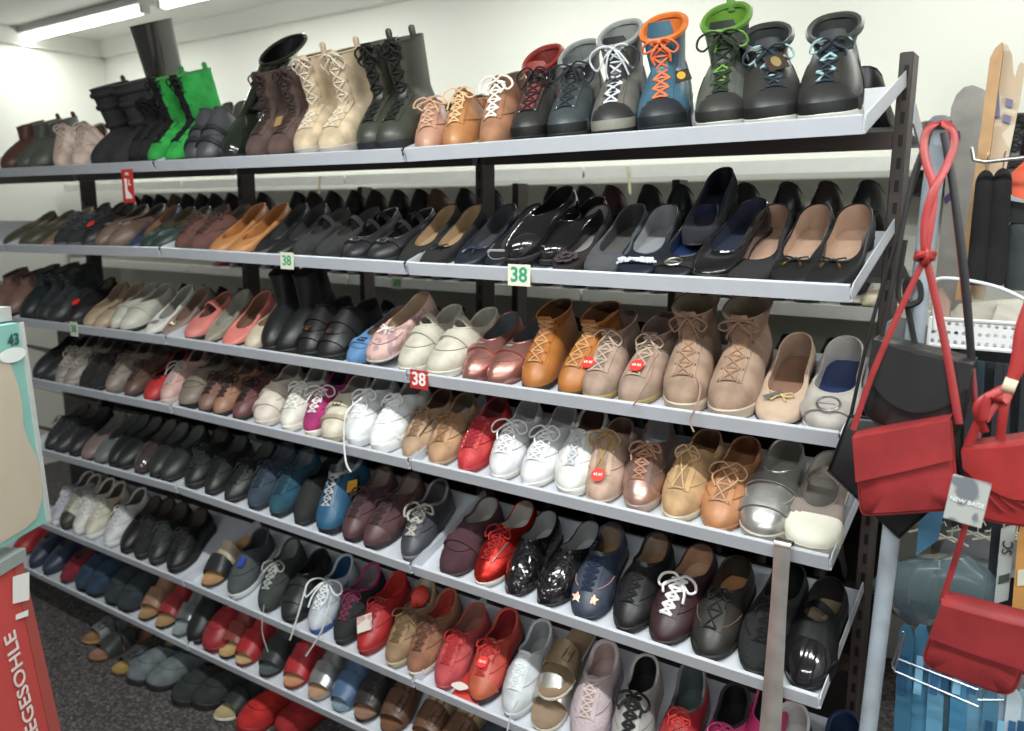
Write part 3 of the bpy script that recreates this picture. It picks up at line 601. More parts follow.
row(2, [
 ((-6, 10), 'ankle_boot', 'dusty pink ankle boot', D(col='#7c5d53', lin='#3c2f2b', shaft=dict(H=.10, f=.54, r=.97, w=.074, n=2))),
 (27, 'ankle_boot', 'black ankle boot', D(col='#22282a', **bt)),
 ((43, 57), 'lace_boot', 'shiny black lace boot', D(col='#2b2f31', lace='#3c4042', shaft=dict(H=.13, f=.5, r=.985, w=.08, n=3), ts=.014)),
 (75, 'sneaker', 'black shoe with red sticker', D(col='#1d1a1b', lace='#222222', sole='#222222', stk=' ')),
 ((90, 103), 'ballet_flat', 'cream beige flat', D(col='#a8957b', lin='#8c7a66', toe='round', zf=.04)),
 ((117, 130), 'loafer', 'off-white slip-on', D(col='#b5b2a6', lin='#8f8a80', straps=[(.85, .014)])),
 (150, 'ballet_flat', 'white open flat with buckle', D(col='#cfcdc6', lin='#8c8a86', ins='#8a8785', buck='#d8d6d0', yaw=-6)),
 (168, 'ballet_flat', 'taupe flat with pearl trim', D(col='#8f7d74', lin='#7a6154', gems=None, buck='#d9cbb0', bround=1)),
 (194, 'mary_jane', 'coral strap flat', D(col='#cb7a72', lin='#7c5c50', mj=[(.4, .02)])),
 (210, 'ballet_flat', 'grey beige ballet flat', D(col='#8f867a', lin='#9a968f', toe='point')),
 (231, 'ballet_flat', 'coral pink ballet flat', D(col='#d97d74', lin='#7d5b4c', toe='round', W=.088)),
 (254, 'ballet_flat', 'cream plain ballet flat', D(col='#c3b3a0', lin='#9b8268', toe='round', zf=.04)),
 ((272, 291), 'ankle_boot', 'black slim ankle boot', D(col='#1b1c1d', fin='l', toe='almond', shaft=dict(H=.165, f=.54, r=.97, w=.07, n=3), gore='#141414')),
 ((309, 333), 'velcro_shoe', 'black shoe with bronze badge', D(col='#1c1b1c', fin='l', straps=[(.55, .014), (.9, .02)], buck='#c39c7c', bs_=9*.6, bz=.007, nm='mary_jane', zf=.09, lin='#151414')),
 (355, 'moccasin', 'sky blue suede driving moccasin', D(col='#5b80aa', fin='s', lin='#8a6a52', seam='#44658c', buck='#2b3444', yaw=-12, straps=[(.8, .02)])),
 (375, 'moccasin', 'pale pink printed moccasin with white bow', D(col='#cfaaa4', fin='g', col2='#a88a8c', lin='#b39a84', ins='#a7855f', rib='#f0ebe6', ribz=1.2, seam='#8a6f70', sole='#b9b0ac', yaw=-16, W=.094, dz=.02, dy=-.004, pit=9)),
 ((408, 440), 'velcro_shoe', 'cream cut-out strap shoe', D(col='#bfb9ab', lin='#a9a49a', sole='#c9c3b6', toe='round', mj=[(.12, .018)], straps=[(.95, .022)], tf=.44, zf=.07, nm='strap_shoe', yaw=-8)),
 ((470, 499), 'loafer', 'metallic pink loafer with silver bar', D(col='#b88279', fin='m', lin='#60656a', sole='#7c5450', straps=[(.86, .014, '#b88279')], buck='#d9dcda', bz=.009, bs_=9*.86, seam='#9c685f', ts=.007, yaw=-6)),
 ((534, 574), 'lace_boot', 'tan brown lace ankle boot', D(col='#a86a34', lace='#c29468', sole='#2c221c', ts=.012, eye='#3b2a1c', shaft=dict(H=.105, f=.52, r=.98, w=.072, n=3), W=.082, rows=6, tcol='#9a6030', bow=0, lin='#5a3a26', toe='round')),
 ((596, 637), 'lace_boot', 'taupe suede lace bootie', D(col='#9c8577', fin='s', lace='#b9a392', sole='#a08b5a', ts=.012, shaft=dict(H=.088, f=.52, r=.98, w=.07, n=2), zf=.068, zs=.066, zr=.072, W=.084, rows=5, stk='49.95', A_skx=-.026, B_skx=0, lin='#77625a', bs=1.2, toe='round')),
 ((684, 735), 'lace_boot', 'light brown high-top lace boot', D(col='#9c8270', fin='s', lace='#9a7c69', sole='#c3b09d', ts=.022, eye='#4f453d', loop='#5d554d', lh=.02, shaft=dict(H=.135, f=.5, r=.99, w=.09, n=3), rows=6, lin='#b7ab95', W=.094, bs=1.4, tcol='#a3836b')),
 (777, 'ballet_flat', 'nude beige flat with charm bow', D(col='#b8a08c', lin='#a68a7a', ins='#8c6a58', toe='round', W=.09, rib='#c0a878', card=('#5f5f60', .010, .036, .9, -.014), cardr=-.8)),
 (829, 'ballet_flat', 'grey flat with large ring buckle', D(col='#aba49d', lin='#b2aeaa', ins='#26335a', toe='round', W=.098, zf=.04, buck='#c9c9cc', bround=1, bz=.02, bs_=9*.68, straps=[(.72, .03, '#a59d96')], sole='#bcb3ab')),
 (888, 'ballet_flat', 'silver grey flat behind the black bag', D(col='#88888a', lin='#9c9c9e', ins='#2b2f3c', toe='round', W=.084, dy=.085, dz=.004)),
])
row(3, [
 ((38, 52), 'loafer', 'charcoal closed shoe', D(col='#2a2c2d', lin='#1b1b1b')),
 ((62, 74), 'sneaker', 'grey white sneaker', D(col='#8a8078', lace='#b0a89e', sole='#a39a90')),
 ((85, 98), 'lace_up_shoe', 'black suede lace shoe', D(col='#222122', fin='s')),
 (113, 'sneaker', 'taupe sneaker', D(col='#857870', lace='#6a5f58', sole='#6e655e')),
 (131, 'lace_up_shoe', 'dark brown lace shoe', D(col='#5b4238')),
 (152, 'ballet_flat', 'bright red flat', D(col='#b03333', lin='#241c1c', toe='round', zf=.05, rib='#1d1515')),
 (169, 'sneaker', 'pale pink sneaker with clear straps', D(col='#c09a94', lace='#b5a9a6', sole='#c7b0aa', bs=1.4)),
 (189, 'velcro_shoe', 'greyish taupe closed shoe', D(col='#7d7167', straps=[(.8, .02)])),
 (207, 'lace_up_shoe', 'rosy brown lace shoe with dark laces', D(col='#7c5b52', lace='#2c211f', lr=.0024)),
 (222, 'lace_up_shoe', 'light tan suede shoe', D(col='#96705a', lace='#2c211f', lr=.0024)),
 (241, 'lace_up_shoe', 'wine brown lace shoe', D(col='#66403f', lace='#241a1a', lr=.0024)),
 (266, 'velcro_shoe', 'cream shoe with two wide straps', D(col='#cfc3b8', lin='#9c958e', sole='#cdbfb4', straps=[(.62, .02), (.92, .02)], nm='strap_sneaker')),
 (291, 'sneaker', 'cream white lace sneaker', D(col='#d9d5cb', lace='#eae8e4', lin='#9b9794', sole='#dbd7cc', eye='#aaa69c')),
 (314, 'sneaker', 'magenta pink lace sneaker', D(col='#9c2f66', fin='s', lace='#ece6e4', lin='#2b3648', sole='#ded6c9', bs=1.5, lr=.0021)),
 (334, 'velcro_shoe', 'ivory shoe with metallic straps', D(col='#cfc6b5', lin='#a39c92', sole='#b2a58f', straps=[(.6, .012, '#a99a86'), (.85, .016)], buck='#a89c84')),
 ((357, 385), 'sneaker', 'white leather running sneaker', D(col='#dfe0e2', lace='#f2f2f2', lin='#b3b4b8', sole='#e4e4e4', W=.096, cap='#e8e8ea', tcol='#e4e4e6', ts=.03, A_bs=1.6)),
 (411, 'lace_up_shoe', 'tan suede shoe with zip', D(col='#a58b72', fin='s', lace='#8c6c54', lin='#5c4336', sole='#a08b78', zip='#b59a64', ts=.01)),
 (438, 'lace_up_shoe', 'warm beige suede lace shoe', D(col='#ab8869', fin='s', lace='#8c6848', lin='#7c6a5c', sole='#a58b78', rows=3, ts=.01, bs=.9)),
 (467, 'lace_up_shoe', 'red leather shoe with flower beads', D(col='#b52f36', fin='g', col2='#c3423f', lace='#9c2330', lin='#6c3a38', sole='#a12c32', eye='#d8cfc8', rows=6, bow=0, lr=.0026)),
 ((500, 536), 'sneaker', 'smooth white lace shoe', D(col='#d3d3d6', lace='#ecebea', lin='#b7b5b6', ins='#b0acab', sole='#d6d2cb', ts=.014, pipe=.002, bs=1.6, nm='lace_up_shoe', A_instext=('co', .012, '#6a6a6c'), B_instext=('*soft', .011, '#33508c'))),
 (570, 'sneaker', 'chunky white sneaker with toggles', D(col='#d9d8d5', lace='#c9cbd0', lin='#6a4c40', sole='#dcdad6', seam='#c6c5c2', W=.10, lr=.003, bow=0, xonly=0, rows=4, lw=.014)),
 (604, 'lace_up_shoe', 'nude suede shoe with red price sticker', D(col='#b79b8b', fin='s', lace='#a8874f', lin='#8d7468', sole='#b59c8c', rows=2, stk='49.95', sks=.5, ts=.008, zf=.095, bs=1.2, W=.092)),
 (643, 'sneaker', 'rose gold metallic sneaker', D(col='#b0938a', fin='m', lace='#a87c66', lin='#b2b4b9', ins='#c2c6cb', cap='#c9a397', capf='m', sole='#b49d91', ts=.02, lr=.0026, bs=1.2, lflat=1, instext=('ara', .014, '#6b7078'))),
 (680, 'lace_up_shoe', 'sand suede lace moccasin', D(col='#b8956f', fin='s', lace='#c9a67a', lin='#7a5c42', seam='#a3855e', sole='#c9bda4', ts=.014, rows=2, W=.094, zf=.085)),
 (722, 'lace_up_shoe', 'caramel leather lace shoe', D(col='#b67f58', lace='#c09a7c', lin='#8d5f44', sole='#a87450', rows=3, ts=.009, bs=1.4, W=.096, eye='#7d5538', lr=.002)),
 (766, 'velcro_shoe', 'silver shoe with two velcro straps', D(col='#b9b7b4', fin='m', lin='#8f8d86', ins='#a3a199', straps=[(.64, .02), (.95, .022)], seam='#a3a09c', sole='#b5aea5', W=.10, nm='strap_sneaker')),
 (817, 'mary_jane', 'taupe strap shoe with white toe cap', D(col='#8c7f78', fin='f', lin='#b0a9a2', cap='#e3ded0', capv=.9, capy=.26, capf='r', sole='#c9c2b6', W=.10, mj=[(.5, .024)], ts=.018, tf=.33, toe='wide')),
])
row(4, [
 ((50, 63), 'lace_up_shoe', 'dark grey lace shoe', D(col='#2c2f2f', lace='#3b3e3e')),
 (75, 'loafer', 'black loafer', D(col='#242324', lin='#3c3c3c')),
 (88, 'moccasin', 'pinkish grey slip-on', D(col='#7b6a68', lin='#7c7a76')),
 (101, 'moccasin', 'grey slip-on', D(col='#66686a', lin='#5a5c5c')),
 ((115, 126), 'loafer', 'matte black shoe', D(col='#1e1f20', lin='#5c5e5c')),
 (141, 'loafer', 'shiny brown loafer', D(col='#43393a', fin='p', lin='#66665f')),
 ((157, 172), 'loafer', 'black grey slip-on', D(col='#2c2e2f', lin='#6a6c6a')),
 (194, 'sneaker', 'large black sneaker', D(col='#1e1f21', lace='#2a2b2c', sole='#2c2c2e', W=.1)),
 ((213, 236), 'lace_up_shoe', 'faded black lace shoe', D(col='#242624', lace='#141414', lin='#4e5450', sole='#1e1f1f', tongue=1)),
 (257, 'sneaker', 'dark navy suede sneaker', D(col='#35414f', fin='s', lace='#28323d', lin='#55585f', sole='#2b3340')),
 (279, 'sneaker', 'petrol blue suede sneaker', D(col='#24495a', fin='s', lace='#1d3a48', lin='#6f7073', sole='#1f2a33')),
 (303, 'loafer', 'black knitted slip-on', D(col='#232424', fin='f', lin='#1d1d1e', zf=.075)),
 (329, 'hiking_boot', 'blue hiking shoe with yellow tag', D(col='#2d5674', acc='#9a9ea3', tcol='#22252c', lace='#b9bdc4', lace2='#2c2f38', sole='#20252c', cap='#2b5a7a', panel='#24364a', lin='#8a8c90', shaft=None, zf=.1, zr=.085, card=('#d79a2a', .052, .036, .9, .040), bow=0, W=.096, tl=.03)),
 ((352, 376), 'sneaker', 'maroon brown mesh sneaker', D(col='#52373a', fin='f', lace='#35242a', lin='#8c7f74', sole='#30242a', cap='#54383a', panel='#7c555a', panf='f', lr=.0024)),
 (411, 'sneaker', 'grey sneaker with silver ribbon laces', D(col='#3f4148', lace='#b0aca4', lace2='#6c6a66', lin='#4c4a4c', ins='#3a3a3c', sole='#6a6b70', pc='#7c7c7c', bs=1.7, lr=.0032, instext=('C1', .010, '#9a9894'), eye='#9a9a9a')),
 (449, 'velcro_shoe', 'plum suede shoe with strap', D(col='#44292f', fin='s', lin='#a39c9a', sole='#2c1c22', straps=[(.8, .02)], W=.098, ts=.008, nm='slip_on_shoe', yaw=-6)),
 (482, 'sneaker', 'glossy red lace shoe', D(col='#b52a22', fin='m', lace='#9c1f20', lin='#b0a9a6', ins='#b8b2ac', sole='#cbc3bf', ts=.014, pipe=.002, W=.094, yaw=-6, nm='lace_up_shoe', zip='#c9c4c0', bs=1.3)),
 ((514, 550), 'loafer', 'black crinkled patent slip-on', D(col='#161416', fin='c', col2=None, lin='#8f8f92', ins='#a5a5a8', zf=.075, toe='almond', W=.09, ts=.008, yaw=-4)),
 (586, 'sneaker', 'navy sneaker with rose glitter stars', D(col='#3b4252', lace='#1b2740', lin='#8a7868', ins='#8c6f54', sole='#2b303b', ts=.012, pipe=.004, rows=6, bow=0, lr=.003, cap='#3a4050', seam='#b98a7c', toe='round', W=.094, stars='#c9907c')),
 (630, 'sneaker', 'black comfort sneaker with elastic laces', D(col='#1c1b1d', lace='#151516', lin='#9a8574', ins='#8c6a50', sole='#23201f', ts=.016, W=.096, bow=0, lr=.0026)),
 (666, 'lace_up_shoe', 'burgundy leather shoe with white laces', D(col='#3a2428', lace='#e9e7e6', lr=.0032, lin='#b08a74', ins='#b89478', sole='#2a1c1e', ts=.012, W=.102, L=.262, instext=('Jomos', .017, '#4c2f25'), bs=1.5, yaw=-4)),
 (712, 'lace_up_shoe', 'charcoal leather shoe with tan insole', D(col='#2c2926', lace='#1d1b1a', lin='#2b2724', ins='#a87850', sole='#1c1a19', welt=1.07, W=.10, rows=3, bow=1, seam='#7a5c46')),
 (760, 'lace_up_shoe', 'black woven perforated shoe', D(col='#222224', fin='k', lace='#101010', lin='#1a1a1b', sole='#161616', W=.104, L=.27)),
 (808, 'loafer', 'black shoe with patent toe cap', D(col='#141416', lin='#1a1a1c', ins='#8a7d68', cap='#1e1c20', capf='p', capv=.95, capy=.3, W=.098, instext=('rella', .016, '#e0c8a0'), zf=.07, mj=[(.2, .02)])),
])
row(5, [
 (57, 'sneaker', 'white lilac sneaker', D(col='#a9a9b3', lace='#d0d0d4')),
 (67, 'sneaker', 'ivory and black running shoe', D(col='#b5b4a8', lace='#9a998f', sole='#3b3b33', cap='#3a3a35')),
 (80, 'sneaker', 'bright white sneaker', D(col='#cfcdc8', lace='#dddddd')),
 (92, 'sneaker', 'cream sneaker with orange tab', D(col='#c3bdae', lace='#d6d2c8', panel='#b0694c')),
 (111, 'sneaker', 'white strap sneaker', D(col='#c3c3c4', lace='#d5d5d6', W=.094)),
 (127, 'loafer', 'black slip-on', D(col='#1b1b1c')),
 (142, 'sneaker', 'black knit sneaker', D(col='#1d1e1e', lace='#2c2c2c', sole='#2a2b2b', fin='f')),
 (157, 'sneaker', 'dark green black sneaker', D(col='#232825', lace='#3a403b', sole='#2a2c2b')),
 (176, 'sneaker', 'black sneaker with dark sole', D(col='#181819', lace='#222222', sole='#202020', W=.1)),
 (210, 'slide_sandal', 'tan slide sandal with black studs', D(col='#292b2b', ins='#b98c66', sole='#3c3430', bands=[(.28, .05, .045, '#26282a'), (.5, .05, .05, '#b5a594')], yaw=-8)),
 (238, 'sneaker', 'grey sneaker with blue tag', D(col='#454a4c', fin='f', lace=None, tongue=0, lin='#3b3f42', sole='#c3c4c8', W=.098, card=('#27459c', .02, .036, .8, .01), cardr=0)),
 (268, 'sneaker', 'black mesh sneaker with grey laces', D(col='#363a38', fin='f', lace='#a7a9a4', lin='#808380', sole='#2b2d2d', lr=.0022, bs=1.7)),
 (292, 'velcro_shoe', 'black velcro shoe', D(col='#252628', straps=[(.6, .02), (.9, .02)], lin='#1e1e1f')),
 (318, 'sneaker', 'white running shoe with blue lining', D(col='#a9aeb8', lace='#e6e7ea', lin='#24476a', sole='#3e5896', cap='#b9bcc3', panel='#7a8090', lr=.0024, bs=1.9)),
 (343, 'sneaker', 'black and magenta sneaker', D(col='#202022', fin='f', lace='#7a2a4c', lin='#7c7378', pc='#9c2768', sole='#232323')),
 (366, 'sneaker', 'red leather sneaker with paper tag', D(col='#a3282b', lace='#8f2226', lin='#b43a34', sole='#8c2327', card=('#d0c6bd', .045, .05, .62, -.006), card2='#b88c8a', cardr=.5, bs=1.2)),
 (394, 'sneaker', 'khaki suede sneaker stuffed with red tissue', D(col='#8d7358', fin='s', lace='#6f5338', lin='#b9b2a6', sole='#b5a48c', stuffing='#d5453c', lr=.0022, bs=1.4, ts=.018, zr=.085)),
 (416, 'sneaker', 'chestnut suede sneaker with red lining', D(col='#8a5f4a', fin='s', lace='#5f3d2e', lin='#b0453e', sole='#c9c0b6', ts=.018, lr=.0022, bs=1.3)),
 (443, 'lace_up_shoe', 'rose red suede lace shoe', D(col='#b04a4e', fin='s', lace='#b52c30', lin='#94655a', sole='#b04e50', lr=.0022, bs=1.3, W=.094)),
 (479, 'sneaker', 'coral red sneaker with price sticker', D(col='#b84d42', lace='#b82c2c', lin='#8a2b30', sole='#38282c', cap='#b3583f', panel='#c43c34', W=.096, stk='39.95', sks=.72, skx=.0, bs=1.3, lr=.0024)),
 (512, 'sneaker', 'pale silver lace sneaker', D(col='#bcbfc4', lace='#dfe1e4', lin='#9a9c9f', sole='#c3c5ca', tcol='#cfd4da', ts=.018, bow=0, yaw=-3)),
 (548, 'slide_sandal', 'gold buckle slide sandal standing on another', D(col='#b5a285', fin='m', ins='#8d7762', sole='#cfc6b5', buckle='#c9a884', bands=[(.42, .055, .05)], dz=.045, dy=.04, yaw=-4)),
 (544, 'slide_sandal', 'silver slide sandal lying underneath', D(col='#b3b0ab', fin='m', ins='#8b7764', sole='#c9c3b6', bands=[(.36, .05, .05)])),
 (585, 'sneaker', 'pale lilac knit sneaker', D(col='#b3a3a8', fin='k', lace='#cdb9b2', lin='#b39a94', sole='#a89aa2', pipe=.006, lr=.0022, W=.098, bow=0)),
 (628, 'sneaker', 'grey sneaker with thick black laces', D(col='#9c9996', lace='#161616', lin='#1c1c1e', pc='#a6a39e', sole='#a9a6a2', lr=.0034, W=.096, bs=1.4)),
 (672, 'sneaker', 'crimson sneaker with grey lining', D(col='#9c2c34', lace='#c0342e', lin='#4b5556', pc='#5c5a5e', sole='#9c9a98', zr=.095, W=.094)),
 (716, 'sneaker', 'hot pink and black sneaker', D(col='#c9407c', fin='f', lace='#d0447f', lin='#1b191b', pc='#252226', sole='#c04078', W=.096)),
 (757, 'velcro_shoe', 'pink strapped sandal shoe behind', D(col='#c43d72', lin='#26262a', straps=[(.8, .02)], dy=.05, nm='strap_shoe')),
 (778, 'sneaker', 'black sneaker with white padded lining', D(col='#252527', lace='#3a3a3c', lin='#c9c9c9', pc='#b9b9ba', sole='#c9c7c4', W=.10)),
 (834, 'sneaker', 'dark navy sneaker with blue tongue', D(col='#1c2c48', lace='#22406f', lin='#1f3050', tcol='#2464b4', sole='#2a3446', W=.1, dy=.02)),
])
row(6, [
 (16, 'loafer', 'red slip-on', D(col='#9c2c30')),
 ((34, 50), 'loafer', 'dark blue slip-on', D(col='#2b3347')),
 (66, 'moccasin', 'dark red suede slip-on', D(col='#711f2b', fin='s')),
 ((84, 97), 'clog', 'navy felt clog', D(col='#27384c', fin='h')),
 ((113, 129), 'clog', 'charcoal felt clog', D(col='#2b3237', fin='h')),
 (146, 'slide_sandal', 'light brown slide', D(col='#8c6a58', ins='#a5845f', bands=[(.3, .06, .045), (.52, .05, .05)])),
 (163, 'slide_sandal', 'dark red slide', D(col='#8a2a2d', ins='#a5855f', bands=[(.3, .06, .045), (.52, .05, .05)])),
 (180, 'slide_sandal', 'grey slide with silver strap', D(col='#8a8c90', fin='m', ins='#8d9396', sole='#55585a', bands=[(.3, .05, .045), (.52, .05, .05)])),
 (196, 'ankle_boot', 'black mule boot', D(col='#1e2022', shaft=dict(H=.12, f=.54, r=.97, w=.074, n=2))),
 (213, 'clog', 'plain red leather clog', D(col='#8f2b30', lin='#6c4038', sole='#7c2428')),
 (228, 'slide_sandal', 'brick red slide', D(col='#7c3a34', ins='#b59a68', bands=[(.3, .06, .045), (.52, .05, .05)])),
 (244, 'slide_sandal', 'crimson leather slide', D(col='#9c282d', ins='#c0a478', sole='#6c1f24', bands=[(.25, .075, .045), (.52, .05, .05)])),
 (268, 'slide_sandal', 'dark charcoal slide', D(col='#303333', ins='#54585a', bands=[(.28, .075, .045), (.52, .05, .05)])),
 (293, 'slide_sandal', 'red three-strap slide', D(col='#a02a2e', ins='#b98866', sole='#7c2428', bands=[(.22, .045, .04), (.38, .045, .05), (.56, .045, .05)])),
 (317, 'slide_sandal', 'white silver slide', D(col='#b0b1b3', fin='m', ins='#b08a70', sole='#8c8884', bands=[(.25, .06, .045), (.5, .06, .05)])),
 (341, 'slide_sandal', 'denim blue slide', D(col='#4a6080', ins='#8495a0', sole='#7a90a0', bands=[(.22, .075, .045), (.48, .06, .05)])),
 (364, 'slide_sandal', 'black leather slide', D(col='#2c2827', ins='#8c6c5c', sole='#231f1e', bands=[(.25, .06, .045), (.5, .06, .05)], buckle='#b0aaa2')),
 (390, 'slide_sandal', 'dark brown buckle slide', D(col='#5a3f31', ins='#6c4c3a', sole='#3a2a22', bands=[(.27, .07, .045), (.5, .06, .05)], buckle='#a88c68')),
 ((421, 449), 'slide_sandal', 'camouflage slide with gold buckle', D(col='#a8997a', ins='#7c5c44', sole='#4c3a2c', buckle='#c99c74', bands=[(.3, .07, .045, '#5f4434'), (.52, .07, .055, '#a3926f')])),
 (480, 'slide_sandal', 'dark navy slide', D(col='#2c3340', ins='#4c4a48', bands=[(.3, .07, .045), (.52, .07, .055)])),
 (512, 'slide_sandal', 'black band slide', D(col='#262426', ins='#5c4c40', bands=[(.3, .07, .045), (.52, .07, .055)])),
])
# on the carpet in front of and under the rack
def floor_shoe(px, py, kind, look, o, ref='', ang=-2):
    p = atZ(px-7, py, 0); o = dict(o, seed=int(px)); root, P, _ = make_shoe(kind, o); root.name = kind
    root.location = (p.x, p.y, .001); root.rotation_euler = (0, 0, math.radians(ang))
    tag(root, norm('%s on the carpet under the rack %s' % (look, ref)), CATS.get(kind, 'shoe'), 'shoes on the carpet under the rack')
sl = lambda **k: dict(bands=[(.3, .06, .045), (.55, .05, .05)], **k)
floor_shoe(90, 645, 'slide_sandal', 'tan slide sandal with silver straps', sl(col='#66686a', ins='#9c7450', sole='#9a7048', buckle='#a0a2a4'))
floor_shoe(96, 662, 'slide_sandal', 'brown slide sandal with black straps', sl(col='#333435', ins='#9a7460', sole='#6c4630'))
floor_shoe(119, 676, 'slide_sandal', 'mustard footbed sandal with black straps', sl(col='#3a3c3c', ins='#a88f54', sole='#5e4a34', buckle='#88888a'))
floor_shoe(135, 685, 'clog', 'grey felt clog', dict(col='#60676a', fin='h', lin='#3c434c', sole='#202224'), 'beside the mustard footbed sandal')
floor_shoe(157, 692, 'clog', 'grey felt clog', dict(col='#60676a', fin='h', lin='#3c434c', sole='#202224', side=-1), 'beside the black felt clogs')
floor_shoe(180, 706, 'clog', 'black felt clog', dict(col='#252a2a', fin='h', lin='#9c2420', sole='#1a1a1a'), 'beside the grey felt clogs')
floor_shoe(203, 711, 'clog', 'black felt clog', dict(col='#252a2a', fin='h', lin='#9c2420', sole='#1a1a1a', side=-1), 'beside the cream sole slide')
floor_shoe(222, 722, 'slide_sandal', 'dark slide with cream footbed', sl(col='#2b3030', ins='#b5a47c', sole='#c9c3b8'))
floor_shoe(246, 734, 'clog', 'red felt clog', dict(col='#a3201f', fin='h', lin='#5c1414', sole='#8a1c1c'), 'beside the cream sole slide')
floor_shoe(287, 738, 'clog', 'dark red felt clog', dict(col='#8a1c20', fin='h', lin='#4c1414', sole='#6c181a', side=-1))

# shoes of the far side, heels toward the front
protos = []
for c, li in (('#1b1a1c', '#201e20'), ('#2e2320', '#3a2a26'), ('#202228', '#26282e'), ('#6b4f3c', '#8c6a50'), ('#4a2024', '#3a1a1c')):
    protos.append((make_shoe('pump', dict(col=c, lin=li, heel=.05, hb='slim', zr=.062, fin='l'), 1)[0], c)); protos[-1][0].name = 'pump'
rnd = random.Random(11); used = set()
cn = ['black', 'dark brown', 'blue black', 'tan', 'burgundy']
def far(lv, xs, seq):
    zn, zf_ = FZ[lv]; sl_ = math.atan2(zn-zf_, .27); RF = Matrix.Rotation(-sl_, 3, 'X') @ Matrix.Rotation(PI, 3, 'Z')
    for i, x in enumerate(xs):
        k = seq[i % len(seq)]; pr = protos[k][0]
        if k in used: r = clone(pr)
        else: used.add(k); r = pr
        # toe lies at the far edge, heel by the uprights
        r.rotation_euler = (RF @ Matrix.Rotation(rnd.uniform(-.06, .06), 3, 'Z')).to_euler()
        sz = .98; r.location = (x, 1.825+.245*math.cos(sl_), EYE+zn-.245*math.sin(sl_)+.0035)
        tag(r, '%s pump on the far side of the rack, heel showing behind the %s row' % (cn[k], ORD[lv]), 'shoe', '%s pumps on the far side behind the %s row' % (cn[k], ORD[lv]))
far(0, [-.425, -1.49, -1.61], [0])
far(1, [-.41-.086*i for i in range(10)]+[-1.41-.088*i for i in range(10)]+[-2.37-.09*i for i in range(10)], [0, 1, 0, 0, 1, 2, 0, 4, 0, 0, 2, 0, 3, 0])
far(2, [-.46-.095*i for i in range(8)]+[-1.41-.1*i for i in range(8)]+[-2.4-.12*i for i in range(5)], [0, 0, 1, 1, 0, 0])
far(3, [-.45-.1*i for i in range(8)]+[-1.41-.12*i for i in range(6)], [0, 2, 0, 1])
far(4, [-.45-.12*i for i in range(7)], [0, 2, 1])
for k, (pr, c) in enumerate(protos):
    if k not in used:
        for ch in list(pr.children): bpy.data.objects.remove(ch)
        bpy.data.objects.remove(pr)
# ------------------------------------------------------------------ signs and tags
def size_tag(px, lv, s, bg, fg, w=.052, h=.042, lab='', dy=-.004, dz=0, name='size_tag', X=None, Y=None, Z=None, ts=.036):
    y = YF+dy-.006 if Y is None else Y; x = colX(px, y, 1.3); z = ZL(lv, x)+.014+dz if Z is None else Z; x = colX(px, y, z)
    r = empty(name, (x, y, z)); MB().box((0, 0, 0), (w, .0016, h), bev=.0004).build('plate', mat(bg, 't'), r, False)
    text('digits', s, ts, mat(fg, 't'), r, (0, -.0013, 0), RX90); tag(r, lab, 'sign', 'size tags clipped to the shelves'); return r
size_tag(519, 1, '38', '#dcd8c6', '#2f9a72', lab='cream size tag reading 38 in green, below the glossy black loafers', w=.058, h=.046, ts=.044)
size_tag(287, 1, '38', '#d8dac6', '#3f9a6c', lab='cream size tag reading 38 in green, below the plain black flats', w=.052, h=.044)
size_tag(419, 2, '38', '#b82c2c', '#f3e8e6', lab='red size tag reading 38 in white, below the cream strap shoes', w=.056, h=.046, ts=.044)
size_tag(74, 2, '38', '#cfd6c4', '#2f7c5c', lab='pale size tag with green 38, below the red sticker shoe', w=.05, h=.05)
size_tag(283, 1, '40', '#cfd8c0', '#4f9a70', w=.065, h=.055, lab='small pale size tag reading 40 on the wall shelf behind the second row', Y=2.693, Z=at(700, 303, 2.70).z, ts=.045)
size_tag(397, 1, '39', '#cfd8c0', '#4f9a70', w=.065, h=.055, lab='small pale size tag reading 39 on the wall shelf behind the second row', Y=2.693, Z=at(700, 303, 2.70).z, ts=.045)
p = at(128, 186, 1.44); r = empty('category_sign', p); MB().box((0, 0, 0), (.062, .0016, .10), bev=.0004).build('plate', mat('#c22f2a', 't'), r, False)
bm_ = MB(); bm_.prism([Vector(q) for q in ((-.016, -.0008, .022), (-.002, -.0008, .022), (-.003, -.0008, -.012), (.02, -.0008, -.030), (.02, -.0008, -.038), (-.014, -.0008, -.038))], (0, 0, 0), (0, -.001, 0)); bm_.build('boot_symbol', mat('#efe6e4', 't'), r, False)
text('size_letter', 'L', .026, mat('#efe6e4', 't'), r, (.012, -.0014, .01), RX90)
text('caption', 'XXL', .012, mat('#efe6e4', 't'), r, (0, -.0014, .036), RX90)
tag(r, 'red hanging sign with a white boot symbol under the top shelf', 'sign')
# metal shoehorn hanging from the fourth shelf lip
r = empty('shoehorn', (colX(783, YF-.012, 1.0), YF-.012, ZL(3, -.4)+.032)); m = MB(); R_ = []
for k in range(17):
    u = k/16; z = -u*.40; w = .0150+.006*max(0, u-.3)/.7; c = .001+.004*u; y = -.006
    R_.append([Vector((w*q, y-c*(1-q*q)*1.0, z)) for q in (-1, -.6, -.2, .2, .6, 1)]+[Vector((w*q, y-c*(1-q*q)+.0012, z)) for q in (1, .6, .2, -.2, -.6, -1)])
m.rings(R_, cap0=True, cap1=True); m.build('blade', mat('#cfcac4', 'm'), r)
m = MB(); m.slab(lambda u, v: (Vector(((u-.5)*.030, .004-.011*math.cos(v*PI), .0+.009*math.sin(v*PI)-(.02 if v == 1 else 0))), Vector((0, -math.cos(v*PI), math.sin(v*PI)))), 1, 8, .0014); m.build('hook', mat('#b5aea8', 'x'), r)
tag(r, 'long steel shoehorn hooked over the fourth shelf lip, hanging down', 'shoehorn')
